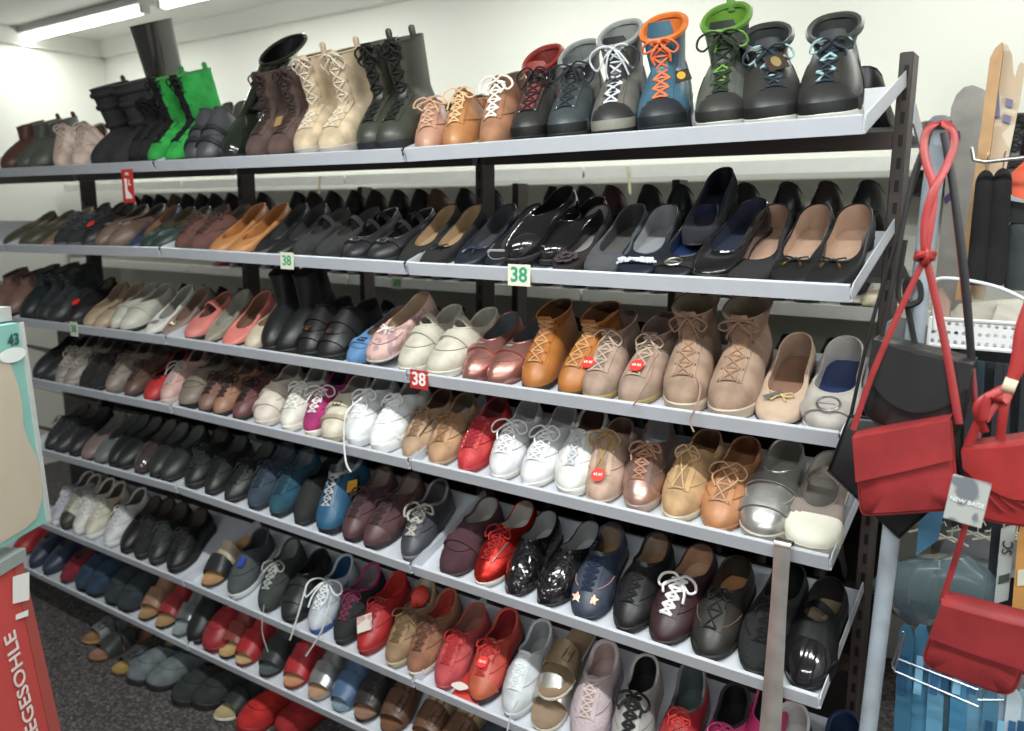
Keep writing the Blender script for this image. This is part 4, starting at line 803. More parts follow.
# loose lace of the high-top boot over the lip
def cord(name, pts, r, m, lab, cat='cord'):
    o = MB().tube(pts, r, 6).build(name, m); tag(o, lab, cat); return o
lm = mat('#9f8272', 'f')
cord('boot_lace', smooth([at(690, 372, 1.50), at(700, 385, 1.485), at(697, 405, 1.44), at(690, 420, 1.44), at(694, 432, 1.435)]), .002, lm, 'loose brown lace hanging over the third shelf lip from the high-top boot', 'shoelace')
cord('boot_lace', smooth([at(655, 345, 1.52), at(652, 372, 1.46), at(642, 392, 1.445), at(633, 406, 1.44)]), .0018, lm, 'loose thin taupe lace over the third shelf lip beside the taupe bootie', 'shoelace')
cord('sneaker_lace', smooth([at(362, 398, 1.50), at(347, 412, 1.45), at(344, 436, 1.44), at(346, 462, 1.435), at(351, 472, 1.435)]), .0026, mat('#e6e6e6', 'f'), 'white lace hanging over the fourth shelf lip from the running sneaker', 'shoelace')
cord('sneaker_lace', smooth([at(305, 590, 1.46), at(298, 615, 1.44), at(290, 640, 1.435)]), .0024, mat('#dcdcdc', 'f'), 'white lace end over the sixth shelf lip beside the black velcro shoe', 'shoelace')
cord('sneaker_lace', smooth([at(331, 596, 1.46), at(322, 630, 1.44), at(306, 656, 1.435)]), .0024, mat('#dcdcdc', 'f'), 'white lace end over the sixth shelf lip beside the magenta sneaker', 'shoelace')
cord('sneaker_lace', smooth([at(264, 605, 1.46), at(262, 630, 1.44), at(268, 652, 1.435)]), .0018, mat('#8f918c', 'f'), 'grey lace hanging below the sixth shelf lip from the mesh sneaker', 'shoelace')
cord('sneaker_lace', smooth([at(518, 700, 1.45), at(510, 718, 1.44), at(506, 740, 1.435)]), .0018, mat('#c9cbd0', 'f'), 'pale lace hanging from the silver sneaker over the sixth shelf lip', 'shoelace')
cord('hanging_string', [at(628, 166, 2.68), at(630, 194, 2.68)], .005, mat('#cfc3a4', 'f'), 'short cream string hanging behind the second row near the grey felt flat')
cord('hanging_string', [at(320, 176, 2.68), at(318, 202, 2.68)], .005, mat('#b8a98c', 'f'), 'short beige string hanging behind the second row near the one-strap shoes')
# red foam block under the coral sneaker
m = MB(); m.box((0, 0, 0), (.085, .10, .012), RT, .003); o = m.build('shoe_insert', mat('#c5352c', 't'), None); o.location = (colX(470, YF+.03, ZL(5, -1)+.02), YF+.045, ZL(5, -1)+.032); tag(o, 'red foam insert lying under the coral sneaker on the sixth shelf', 'insert')
m = MB(); m.prism([Vector((.018*math.cos(a)*(1+.3*math.cos(2*a)), .010*math.sin(a), 0)) for a in [k*PI/8 for k in range(16)]], (0, 0, 0), (0, 0, .002)); o = m.build('paper_swatch', mat('#cfc3bf', 't')); o.location = (colX(460, YF+.012, ZL(5, -1)+.03), YF+.012, ZL(5, -1)+.05); o.rotation_euler = (.9, 0, .3); tag(o, 'small white paper tag beside the red foam insert', 'tag')
zz = at(700, 303, 2.70).z+.0185
wp = [make_shoe('ballet_flat', dict(col=cc, lin='#3a3436', toe='round'), 1)[0] for cc in ('#1d1b1d', '#7a2c30', '#c9c0b2')]
for q in wp: q.name = 'ballet_flat'
for i in range(26):
    k = 0 if i % 5 else (1 if i % 2 else 2); q = wp[k] if i in (1, 0, 5) else clone(wp[k]); q.location = (-.62-.13*i-(.02 if i % 2 else 0), 2.725, zz); q.rotation_euler = (0, 0, 0)
    tag(q, '%s flat on the rear wall shelf, glimpsed under the second row' % ('black', 'wine red', 'cream white')[k], 'shoe', '%s flats on the rear wall shelf' % ('black', 'wine red', 'cream white')[k])
# white slippers on the wall shelf at the end
for i, (px, ax) in enumerate(((868, -8), (884, -4))):
    r_, P_, s_ = make_shoe('ballet_flat', dict(col='#cfc4ac', lin='#c9bda3', sole='#bcb095', fin='h', zf=.04, W=.08, L=.23, ts=.008, hb=None, heel=0, toe='round', side=1-2*i), 1)
    r_.name = 'slipper'; zz = at(700, 303, 2.70).z+.0185; r_.location = (colX(px, 2.72, zz), 2.715, zz); r_.rotation_euler = (0, 0, math.radians(ax))
    tag(r_, 'cream slipper on the rear wall shelf, %s' % ('nearer the black bow flats' if i == 0 else 'nearer the end upright'), 'slipper', 'cream slippers on the wall shelf')

# ------------------------------------------------------------------ bag stand and bags
RED = mat('#8e2c2e', 'l'); RED2 = mat('#962b2b', 'l'); RED3 = mat('#84282b', 'l'); BLK = mat('#222122', 'l'); HW = mat('#a99c8c', 'x')
top = at(939, 130, 1.38); low = at(868, 731, 1.38); dd = (low-top).normalized(); k = (top.z)/(-dd.z)
foot = top+dd*k
r = empty('bag_stand', foot); q = (top-foot)
m = MB(); m.tube([Vector((0, 0, .012)), q], .0138, 20); m.build('pole', mat('#9aa3ad', 'l'), r)
m = MB(); m.tube([q, q+Vector((0, 0, .012))], .0165, 20); m.tube([q+Vector((0, 0, .012)), q+Vector((0, 0, .02))], [.0165, .009], 20); m.build('cap', mat('#5c5f66', 'r'), r)
m = MB(); m.tube([Vector((0, 0, 0)), Vector((0, 0, .012))], .13, 32); m.build('base', mat('#8d949c', 'l'), r)
tag(r, 'pale grey tubular bag stand in front of the end upright, bags hanging on it', 'stand')
def quadbag(name, C4, Y, th, m_, lab, flap=None, fm=None, rnd_=.25, seam=True, extra=None):
    """body from four picture corners (tl, tr, br, bl) at distance Y; bulging front, thickness th"""
    P = [at(x, y, Y) for x, y in C4]; c = sum(P, Vector())/4; r = empty(name, c); L_ = [p-c for p in P]
    def bil(u, v): return (L_[0]*(1-u)+L_[1]*u)*(1-v)+(L_[3]*(1-u)+L_[2]*u)*v
    def rr(k, yo, ins):
        out = []
        for i in range(40):
            a = 2*PI*i/40; cu, sv = math.cos(a), math.sin(a); p = rnd_
            u = .5+.5*math.copysign(abs(cu)**p, cu)*k; v = .5+.5*math.copysign(abs(sv)**(p if sv > 0 else p*.5), sv)*k
            out.append(bil(u, v)+Vector((0, yo, 0)))
        return out
    b = MB(); b.rings([rr(.90, th/2, 0), rr(.98, th/2-.006, 0), rr(1.0, 0, 0), rr(.985, -th/2+.006, 0), rr(.93, -th/2, 0), rr(.5, -th/2-.004, 0)], cap0=True, cap1=True)
    b.build('body', m_, r)
    if seam:
        m = MB(); m.tube(rr(.985, -th/2+.004, 0), .0016, 5, closed=True); m.build('piping', fm or m_, r)
    if flap:
        def f(u, v):
            d = flap(u); vv = v*d; drop = -th/2-.006-.002*math.sin(u*PI)
            p = bil(.0+u*1.0, max(0, (vv-.06)/.94) if v > .001 else 0)
            if v < .12: k_ = v/.12; p += Vector((0, th/2+(drop-th/2)*math.sin(k_*PI/2), .003*math.cos(k_*PI/2)))
            else: p += Vector((0, drop, 0))
            return p, Vector((0, -1, .1)).normalized()
        m = MB(); m.slab(f, 24, 24, .0022); m.build('flap', fm or m_, r)
    return r, c
def strap(parent, pts, w, m_, c, nm='strap', fl=(1, 0, 0)):
    return MB().tube([p-c for p in smooth(pts, 5)], w, 8, flat=fl).build(nm, m_, parent)
# black bag with round flap behind the red one
Yb = 1.385-.035
r, c = quadbag('shoulder_bag', [(878, 337), (976, 362), (962, 440), (862, 418)], 1.34, .05, BLK, '', flap=lambda u: .35+.40*math.sin(min(1, u*1.05)*PI)**.6, rnd_=.45)
strap(r, [at(880, 345, 1.34), at(896, 265, 1.345), at(912, 180, 1.35), at(932, 128, 1.355)], .0035, BLK, c)
strap(r, [at(972, 368, 1.34), at(966, 290, 1.335), at(956, 205, 1.34), at(944, 132, 1.35)], .0055, BLK, c)
tag(r, 'black leather bag with a rounded flap behind the red bag', 'bag', 'bags hanging on the stand')
r, c = quadbag('shoulder_bag', [(846, 428), (935, 452), (952, 482), (905, 540)], 1.365, .02, BLK, '', rnd_=.35, seam=True)
for ch in list(r.children): bpy.data.objects.remove(ch)
dia = [at(*q, 1.365)-c for q in ((829, 470), (850, 415), (950, 425), (962, 480), (900, 537))]; cc_ = sum(dia, Vector())/5
m = MB(); m.rings([[cc_+(p-cc_)*k+Vector((0, y, 0)) for p in dia] for k, y in ((.9, .012), (1, .006), (1, -.004), (.92, -.010))], cap0=True, cap1=True); m.build('body', mat('#232427', 'l'), r)
m = MB(); m.tube([p+Vector((0, -.006, 0)) for p in dia], .002, 5, closed=True); m.build('piping', BLK, r)
strap(r, [at(850, 420, 1.365), at(870, 330, 1.365), at(897, 240, 1.365), at(925, 150, 1.37), at(940, 128, 1.37)], .003, BLK, c)
tag(r, 'flat black bag hanging tilted, its corner pointing down below the red bag', 'bag', 'bags hanging on the stand')
cord('bag_strap', smooth([at(905, 240, 1.36), at(898, 290, 1.355), at(905, 305, 1.35), at(920, 300, 1.35), at(918, 282, 1.355), at(905, 285, 1.36), at(912, 330, 1.36), at(917, 350, 1.36)]), .0045, BLK, 'coiled black strap end hanging beside the knotted red strap', 'strap')
# main red bag
def red_flap(u): return .80-.30*u if u > .0 else .8
r, c = quadbag('shoulder_bag', [(856, 434), (952, 417), (960, 508), (862, 514)], 1.30, .032, RED, '', flap=lambda u: .58-.12*u, rnd_=.16)
K1 = at(925, 256, 1.315)
strap(r, [at(853, 430, 1.30), at(872, 375, 1.303), at(898, 315, 1.308), at(920, 268, 1.313), K1], .0045, RED, c)
strap(r, [at(959, 424, 1.30), at(950, 370, 1.303), at(938, 310, 1.31), at(929, 270, 1.313), K1], .0055, RED, c)
strap(r, [K1, at(925, 222, 1.32), at(933, 192, 1.325), at(947, 165, 1.34), at(954, 143, 1.35), at(951, 129, 1.355), at(941, 123, 1.36), at(930, 127, 1.355), at(924, 140, 1.35), at(926, 162, 1.34), at(934, 190, 1.33), at(930, 225, 1.32), K1], .0058, RED2, c)
kn = MB(); e = K1-c
for a0, rr_ in ((0, .0115), (1.1, .0105), (2.2, .0115)):
    ax = Vector((math.cos(a0)*.5, .2, math.sin(a0))).normalized(); x_ = ax.orthogonal().normalized(); y_ = ax.cross(x_)
    kn.tube([e+(x_*math.cos(t)+y_*math.sin(t))*rr_ for t in [i*PI/7 for i in range(14)]], .0048, 7, closed=True)
kn.build('knot', RED2, r)
m = MB(); m.tube([at(931, 462, 1.281)-c, at(933, 505, 1.281)-c], .0008, 4); m.build('seam', RED3, r)
tag(r, 'red leather bag with slanted flap and knotted strap, in front of the black bag', 'bag', 'bags hanging on the stand')
# right red bag with gathered strap
r, c = quadbag('shoulder_bag', [(964, 446), (1075, 430), (1080, 530), (972, 515)], 1.33, .05, RED2, '', flap=lambda u: .18+.5*math.sin(min(1, u*.9+.05)*PI)**.8, rnd_=.42)
B1 = at(1010, 385, 1.31)
for k_, (a_, b_) in enumerate((((968, 445), (985, 410)), ((1000, 440), (1004, 408)), ((985, 432), (978, 405)))):
    strap(r, [at(*a_, 1.31), at(*b_, 1.305-.004*k_), B1], .006, RED2, c)
strap(r, [B1, at(1004, 402, 1.30), at(988, 398, 1.295), at(984, 420, 1.295), at(992, 408, 1.30), B1], .006, RED2, c)
for k_ in range(3): strap(r, [B1, at(1016+k_*4, 360, 1.312), at(1020+k_*5, 330+k_*3, 1.315), at(1030+k_*3, 300, 1.32)], .0065, RED2, c)
m = MB(); m.tube([at(1003, 384, 1.31)-c, at(1016, 388, 1.31)-c], .011, 12); m.build('paper_band', mat('#c9b49c', 't'), r)
m = MB()
for i in range(4): m.tube([p-c for p in smooth([at(985+i*12, 488+3*i, 1.3), at(992+i*11, 500, 1.298), at(1004+i*12, 512-i*2, 1.3)])], .0018, 5)
m.build('gathers', RED3, r)
tag(r, 'bright red bag with bundled strap and gathered front, beside the tag', 'bag', 'bags hanging on the stand')
# lower red bag
r, c = quadbag('shoulder_bag', [(944, 597), (1040, 622), (1014, 694), (921, 660)], 1.30, .04, RED3, '', flap=lambda u: .56+.02*u, rnd_=.3)
m = MB(); m.tube([at(990, 655, 1.276)-c, at(982, 680, 1.276)-c], .0008, 4); m.build('seam', RED2, r)
strap(r, [at(941, 604, 1.305), at(952, 570, 1.305), at(964, 530, 1.305), at(972, 490, 1.315), at(978, 440, 1.36), at(965, 300, 1.40), at(948, 150, 1.38)], .0042, RED3, c)
m = MB(); m.tube([at(944, 602, 1.298)-c+Vector((.004*math.cos(t), 0, .004*math.sin(t))) for t in [i*PI/6 for i in range(12)]], .0012, 5, closed=True); m.build('ring', HW, r)
ct_ = at(967, 501, 1.258)-c; m = MB(); Rt = Matrix.Rotation(math.radians(-7), 3, 'Y').inverted() @ Matrix.Identity(3); Rt = Matrix.Rotation(math.radians(6), 3, 'Y')
m.box(ct_, (.048, .0012, .066), Rt, .0003); tg = m.build('hang_tag', mat('#a7a9a6', 't', '#6c7078'), r, False)
text('tag_print', 'NEW BAGS', .0085, mat('#e4e6e6', 't'), tg, ct_+Vector((0, -.0014, -.002)), Rt @ RX90)
tag(r, 'deep red bag hanging lowest, with NEW BAGS tag on its strap', 'bag', 'bags hanging on the stand')

# ------------------------------------------------------------------ clutter beyond the end upright
def panel(name, pts, Y, th, m_, lab, cat, Y2=None, kids=()):
    P = [at(x, y, Y if Y2 is None else Y+(Y2-Y)*(i/(len(pts)-1))) for i, (x, y) in enumerate(pts)]; c = sum(P, Vector())/len(P); r = empty(name, c)
    m = MB(); m.prism([p-c for p in P], (0, 0, 0), (0, th, 0)); m.build('panel', m_, r, False); tag(r, lab, cat); return r, c
STEEL = mat('#8e8a85', 'm')
r, c = panel('steel_panel', [(930, 330), (944, 200), (949, 130), (951, 108), (956, 95), (964, 87), (973, 85), (983, 89), (991, 95), (996, 106), (985, 200), (968, 330)], 1.9, .012, mat('#98948e', 'l'), 'grey rounded steel panel standing behind the red strap', 'panel')
for pts in (((952, 131), (960, 131), (960, 140), (952, 139)), ((944, 198), (952, 190), (953, 197), (946, 204))):
    m = MB(); m.prism([at(*p, 1.895)-c for p in pts], (0, 0, 0), (0, -.003, 0)); m.build('purple_mark', mat('#4a3a6c', 't'), r, False)
# wooden hand-shaped board with clear sheet
wood = mat('#b28c62', 'l'); r = empty('wooden_display_board', at(985, 200, 1.72)); c = r.location
E_ = [at(955, 300, 1.72), at(966, 230, 1.72), at(982, 120, 1.72), at(988, 72, 1.72), at(990, 58, 1.72), at(995, 48, 1.72), at(1002, 42, 1.72), at(1003, 52, 1.72), at(994, 120, 1.72), at(980, 230, 1.72), at(969, 300, 1.72)]
m = MB(); m.prism([p-c for p in E_], (0, 0, 0), (0, .03, 0)); m.build('wood_edge', wood, r, False)
Hs = [(1002, 42), (1008, 45), (1012, 55), (1013, 72), (1015, 78), (1018, 66), (1021, 62), (1024, 64), (1024, 74), (1018, 110), (1010, 150), (1000, 200), (984, 300), (969, 300), (980, 230), (994, 120), (1000, 60)]
m = MB(); m.prism([at(x, y, 1.735)-c for x, y in Hs], (0, 0, 0), (0, .004, 0)); m.build('printed_face', mat('#bba58c', 't', '#c9bda9'), r, False)
for pts in (((994, 86), (999, 92), (1000, 118), (993, 116)), ((1006, 98), (1013, 100), (1012, 108), (1006, 106)), ((1004, 114), (1011, 116), (1010, 124), (1003, 121))):
    m = MB(); m.prism([at(*p, 1.732)-c for p in pts], (0, 0, 0), (0, -.002, 0)); m.build('blue_print', mat('#6c6a8c', 't'), r, False)
tag(r, 'tall wooden board with hand-shaped printed face beside the steel panel', 'display board')
def hanging(name, px, py0, py1, w, Y, m_, lab, cat, hook=True, taper=.8):
    a = at(px, py0, Y); b = at(px-(py1-py0)*.08, py1, Y); r = empty(name, a); m = MB(); R_ = []
    for k in range(15):
        u = (k/14)**2.2; ww = w/2*(math.sqrt(max(0, 1-(1-min(u/.12, 1))**2))*.98+.02)*(taper+(1-taper)*u)*(1 if u < .93 else .8); p = (b-a)*u
        R_.append([p+Vector((ww*math.cos(t), .012*math.sin(t)*(.4+.6*min(1, u*6)), 0)) for t in [i*PI/6 for i in range(12)]])
    m.rings(R_, cap0=True, cap1=True); m.build('body', m_, r)
    if hook: m = MB(); m.tube([Vector((0, 0, -.005)), Vector((0, 0, .02)), Vector((0, .02, .03))], .0015, 6); m.build('hook', HW, r)
    tag(r, lab, cat); return r
FE = mat('#151416', 'h')
hanging('insole_pair', 986, 170, 285, .036, 1.66, FE, 'black hanging insoles next to the wooden board', 'insoles')
hanging('insole_pair', 1003, 168, 285, .036, 1.66, FE, 'black hanging insoles beneath the orange pack', 'insoles')
hanging('knit_glove', 1022, 218, 290, .045, 1.70, mat('#3c4043', 'h'), 'dark grey knitted glove hanging above the basket', 'glove')
m = MB(); m.tube([at(972, 148, 1.62), at(974, 160, 1.62), at(985, 162, 1.62), at(1040, 156, 1.62)], .0035, 8); m.tube([at(972, 148, 1.62), at(972, 148, 1.72)], .0035, 8); o = m.build('hook_rail', mat('#cfd0cc', 'x')); tag(o, 'white metal hook rail above the black insoles', 'rail')
r, c = panel('orange_pack', [(1012, 172), (1026, 160), (1045, 166), (1045, 205), (1026, 200), (1012, 196)], 1.67, .02, mat('#d0583a', 'l'), 'orange pack hanging by the black insoles', 'pack')
r, c = panel('dark_pack', [(1008, 200), (1040, 206), (1040, 225), (1006, 222)], 1.69, .03, mat('#1a1a1c', 'l'), 'black pack below the orange pack', 'pack')
# boots standing on a shelf by the wall
o = MB().box((0, 0, 0), (1.1, .32, .03), bev=.003).build('wall_shelf', GREY, None, False); o.location = (.24, 2.90, EYE+.05); tag(o, 'pale shelf along the rear wall beyond the rack end', 'shelf')
for i, (px, cc, lk) in enumerate(((928, '#3c3f30', 'dark olive boot by the rear wall, behind the end upright'), (944, '#3a3630', 'dark brown boot by the rear wall, behind the red strap'), (1012, '#2c2427', 'black and wine boot by the rear wall, beside the wooden board'), (1030, '#5a2428', 'dark red tartan boot by the rear wall'))):
    rr_, P_, s_ = make_shoe('lace_boot', dict(col=cc, fin='l', lace='#5a2a28' if i % 2 else '#1a1a1a', loop=cc, shaft=dict(H=.2, f=.5, r=.98, w=.1, n=4)), 1); rr_.name = 'lace_boot'
    rr_.location = (colX(px, 2.78, EYE+.2), 2.77, EYE+.066); tag(rr_, lk, 'boot', 'boots on the rear wall shelf')
# white perforated basket with wire handle
r = empty('wire_basket', at(980, 335, 1.62)); c = r.location; x0 = at(929, 335, 1.62).x-c.x; x1 = .26; h = .048
m = MB()
nx = 28; cell = (x1-x0)/nx
for i in range(nx):                                     # perforated front: round holes in square cells
    for j in range(3):
        cx_ = x0+(i+.5)*cell; cz = (j-1)*h/3; ho = [Vector((cx_+cell*.3*math.cos(t), 0, cz+cell*.3*math.sin(t))) for t in [k*PI/4 for k in range(8)]]
        sq = [Vector((cx_+cell/2*a, 0, cz+h/6*b)) for a, b in ((1, 0), (1, 1), (0, 1), (-1, 1), (-1, 0), (-1, -1), (0, -1), (1, -1))]
        m.rings([sq, ho, [p+Vector((0, .002, 0)) for p in ho], [p+Vector((0, .002, 0)) for p in sq]])
m.build('perforated_front', mat('#d4d5d8', 'w'), r, False)
m = MB(); m.tube([Vector((x1, 0, h/2)), Vector((x0, 0, h/2)), Vector((x0, .22, h/2))], .0035, 6); m.tube([Vector((x1, 0, -h/2)), Vector((x0, 0, -h/2)), Vector((x0, .22, -h/2))], .0035, 6); m.tube([Vector((x0, 0, h/2)), Vector((x0, 0, -h/2))], .0035, 6)
m.box((.5*(x0+x1), .11, -h/2), (x1-x0, .22, .002)); m.build('frame', mat('#d4d5d8', 'w'), r)
m = MB(); m.tube([p-c for p in smooth([at(935, 330, 1.62), at(934, 290, 1.62), at(938, 279, 1.62), at(965, 280, 1.61), at(1000, 288, 1.6), at(1030, 302, 1.6)])], .0035, 8); m.build('wire_handle', mat('#d4d5d8', 'w'), r)
tag(r, 'white perforated metal basket with wire handle behind the black bag strap', 'basket')
for i, (pts, cc, lb) in enumerate(((((936, 326), (958, 305), (1000, 300), (1030, 298), (1030, 330)), '#b9b3a6', 'cream paper pack lying in the white basket'), (((990, 327), (998, 304), (1040, 300), (1040, 330)), '#c6c1b4', 'white printed pack on top in the white basket'), (((928, 326), (934, 298), (940, 288), (950, 302), (948, 326)), '#a3877a', 'small beige pack at the end of the white basket'))):
    r, c = panel('paper_pack', pts, 1.66-.012*i, .02, mat(cc, 't'), lb, 'pack')
# dark hanging stock under the basket, blue insole packs, wire rack
for i in range(7):
    px = 968+i*9; r, c = panel('dark_garment', [(px, 360+i), (px+8, 361+i), (px+4, 470), (px-6, 470)], 1.60+.012*(i % 3), .012, mat(['#1c2026', '#22303a', '#16181c'][i % 3], 'f'), '', 'garment'); tag(r, 'dark packaged item hanging under the white basket', 'pack', 'dark packs under the white basket')
pk = [('#2f607c', 905), ('#467f9e', 921), ('#5a8fae', 937), ('#4a6674', 948), ('#3f7ca2', 960), ('#6595b2', 976), ('#44748f', 990), ('#9fb3c0', 1002), ('#b3c3cc', 1013), ('#8fa9b8', 1022)]
for i, (cc, px) in enumerate(pk):
    y0 = 625 if i < 6 else 690-4*(i-6)
    if i >= 6: y0 = 690
    r, c = panel('insole_pack', [(px-6, y0+6), (px-2, y0), (px+5, y0+2), (px+9, y0+12), (px+4, 760), (px-13, 760)], 1.52+.01*(i % 2), .006, mat(cc, 't'), '', 'pack')
    m = MB(); m.prism([at(px-4+dx, y0+30+dy, 1.518)-c for dx, dy in ((0, 0), (7, 2), (4, 40), (-4, 38))], (0, 0, 0), (0, -.001, 0)); m.build('pack_print', mat(['#1f4a6c', '#7fb4d4', '#c3582c' if i == 3 else '#2c5c84'][i % 3], 't'), r, False)
    tag(r, '%s insole pack in the wire rack, number %s counted from the bag stand' % (['dark blue', 'mid blue', 'pale blue', 'grey', 'bright blue', 'sky blue', 'steel blue', 'silver', 'white blue', 'dull blue'][i], i+1) if 0 else '%s insole pack in the wire rack below the lowest red bag' % ['dark blue', 'mid blue', 'pale blue', 'grey', 'bright blue', 'sky blue', 'steel blue', 'silver', 'white blue', 'dull blue'][i], 'pack', 'insole packs in the wire rack')
m = MB(); Y0 = 1.48
for pts in ([(895, 668), (905, 632), (903, 632)], [(898, 659), (978, 690), (979, 707), (894, 671)], [(895, 671), (892, 664), (904, 632)], [(1004, 700), (978, 700)]):
    m.tube([at(x, y, Y0) for x, y in pts], .0022, 6)
m.tube([at(893, 668, Y0), at(893, 668, Y0+.2)], .0022, 6); o = m.build('wire_rack', mat('#a9b4c0', 'x')); tag(o, 'chrome wire rack holding the blue insole packs', 'rack')
# clear plastic bag on display, sign, boxes
pm = bpy.data.materials.new('clear_plastic'); pm.use_nodes = True; b_ = pm.node_tree.nodes['Principled BSDF']; b_.inputs['Base Color'].default_value = lin('#8fa5ad'); b_.inputs['Transmission Weight'].default_value = .75; b_.inputs['Roughness'].default_value = .15; b_.inputs['IOR'].default_value = 1.2
m = MB(); R_ = []; cA = at(935, 590, 1.62)
rnd = random.Random(4)
for k in range(8):
    u = k/7; rr_ = .085*math.sin(PI*(.12+.8*u))**.8
    R_.append([Vector((rr_*1.25*math.cos(t)*rnd.uniform(.93, 1.07), rr_*.5*math.sin(t), (.5-u)*.13+.015*math.cos(t))) for t in [i*PI/9 for i in range(18)]])
m.rings(R_, cap0=True, cap1=True); o = m.build('plastic_bag', pm); o.location = cA; tag(o, 'clear plastic bag of pale goods behind the lower red bag', 'bag')
r, c = panel('display_sign', [(1001, 530), (1016, 525), (1008, 600), (994, 604)], 1.6, .01, mat('#a8acab', 't'), 'pale upright sign with letters SC beside the orange box', 'sign')
text('lettering', 'SC', .022, mat('#30363a', 't'), r, at(1008, 548, 1.597)-c, Matrix.Rotation(-PI/2, 3, 'Y') @ RX90)
m = MB(); m.prism([at(*p, 1.6)-c for p in ((999, 576), (1010, 573), (1009, 581), (998, 584))], (0, 0, 0), (0, -.002, 0)); m.build('stripe', mat('#3c4644', 't'), r, False)
r, c = panel('orange_box', [(1018, 535), (1040, 532), (1040, 622), (1011, 620)], 1.58, .05, mat('#c08a4c', 't'), 'orange printed box standing beside the pale sign', 'box')
m = MB(); m.prism([at(*p, 1.578)-c for p in ((1018, 570), (1035, 568), (1035, 584), (1017, 586))], (0, 0, 0), (0, -.001, 0)); m.build('box_label', mat('#c9c9b8', 't'), r, False)
r, c = panel('dark_case', [(992, 520), (1002, 520), (992, 605), (985, 605)], 1.62, .06, mat('#20262b', 'l'), 'dark narrow case beside the pale sign', 'case')
r, c = panel('blue_folder', [(919, 520), (946, 500), (938, 540), (916, 556)], 1.58, .008, mat('#3c6480', 'l'), 'blue plastic folder behind the tilted black bag', 'folder')
for i in range(9):
    px = 905+i*13; y = 535+(i % 3)*4; r = empty('clip_hanger', at(px+20, y, 1.75)); m = MB()
    m.tube([Vector((-.03, 0, 0)), Vector((0, 0, .012)), Vector((.03, 0, 0))], .0025, 6); m.tube([Vector((0, 0, .012)), Vector((0, 0, .03)), Vector((.008, 0, .038)), Vector((.012, 0, .03))], .0016, 6); m.build('frame', mat('#b9b6a4', 'l'), r); tag(r, 'small pale plastic clip hanger behind the bags', 'hanger', 'clip hangers behind the bags')
# shelf unit behind the bags (dark back panel with pale boards)
r = empty('accessory_unit', (.33, 1.95, 0)); m = MB(); m.box((0, .04, .72), (1.06, .02, 1.40)); m.build('back_panel', mat('#26282b', 'w'), r, False)
for z in (.25, .62, .92): m = MB(); m.box((0, -.06, z), (1.06, .2, .014)); m.build('board', mat('#7d7f82', 'w'), r, False)
m = MB(); m.box((-.535, -.05, .72), (.014, .2, 1.4)); m.build('side_panel', mat('#4a463f', 'w'), r, False)
tag(r, 'dark accessory shelving unit behind the hanging bags', 'shelving unit')

# ------------------------------------------------------------------ insole display stand at the near left
d2 = Vector((-.5, .866, 0)); nn = Vector((.866, .5, 0)); P0 = at(22, 322, .62); O_ = Vector((P0.x, P0.y, 0))
Rp = Matrix((d2, Vector((0, 0, 1)), nn)).transposed()
def onp(px, py, off=0.0, n=nn, p0=None):                # point of the panel plane seen at this place of the photograph
    d_ = fw*F + rt*(px-512) + up*(365.5-py); e = Vector((0, 0, EYE)); p0 = p0 or P0
    return e+d_*((p0-e).dot(n)/d_.dot(n))+n*off-O_
r = empty('insole_display_stand', O_); back = -d2*.45
TR, BR = onp(22, 322), onp(50, 520)
m = MB(); m.prism([TR, TR+back, BR+back, BR], nn*-.03, nn*0); m.build('teal_panel', mat('#7fb0a8', 't'), r, False)
W_ = [onp(x, y) for x, y in ((2, 352), (10, 366), (17, 385), (21, 405), (22, 425), (27, 440), (36, 458), (41, 480), (41, 500), (35, 518), (25, 528))]
m = MB(); m.prism(W_+[BR+back*.95, TR+back*.9+Vector((0, 0, -.05))], nn*.001, nn*.002); m.build('beige_print', mat('#b9ad9b', 't'), r, False)
cO = onp(11, 355); m = MB(); m.prism([cO+d2*.030*math.cos(t)+Vector((0, 0, .0115*math.sin(t))) for t in [i*PI/10 for i in range(20)]], nn*.003, nn*.004); m.build('white_oval', mat('#d6dcd8', 't'), r, False)
text('size_number', '43', .026, mat('#1e4a48', 't'), r, onp(12, 340, .003), Rp)
e0, e1 = TR+back*.5+Vector((0, 0, .014)), 0
m = MB(); m.box(TR+back*.56+Vector((0, 0, .014))-nn*.045, (.06, .50, .022), Matrix.Rotation(math.radians(30), 3, 'Z')); m.build('top_board', mat('#a9aba8', 'w'), r, False)
m = MB(); m.prism([TR, TR+back*.02, BR+back*.02, BR], nn*-.032, nn*.003); m.build('edge_trim', mat('#b5b8b6', 'w'), r, False)
n2 = (nn+Vector((0, 0, .12))).normalized(); G0 = onp(22, 562)+O_
gq = lambda x, y, off=0.0: onp(x, y, off, n2, G0)
g, g2 = gq(22, 562), gq(60, 731); dn = g2-g; g3 = g+dn*(g.z/(-dn.z))
m = MB(); m.prism([g, g+back, g3+back, g3], n2*-.03, n2*0); m.build('red_panel', mat('#b0423f', 't'), r, False)
m = MB(); m.prism([g, g+(gq(12, 562)-g)*1.0, g3+(gq(12, 562)-g)*1.8, g3], n2*.001, n2*.002); m.build('red_border', mat('#96453f', 't'), r, False)
e_y = dn.normalized(); e_x = n2.cross(-e_y)
Rt2 = Matrix((-e_y, -e_x if 0 else n2.cross(-e_y), n2)).transposed()
text('lettering', 'EINLEGESOHLE', .036, mat('#cfc4bf', 't'), r, gq(24, 704, .004), Rt2)
for (x, y, w, h) in ((19, 588, 8, 16), (20, 615, 6, 5)):
    m = MB(); m.prism([gq(x-w, y-h+5), gq(x+w, y-h), gq(x+w, y+h-4), gq(x-w, y+h)], n2*.003, n2*.004); m.build('white_label', mat('#d0cecb', 't'), r, False)
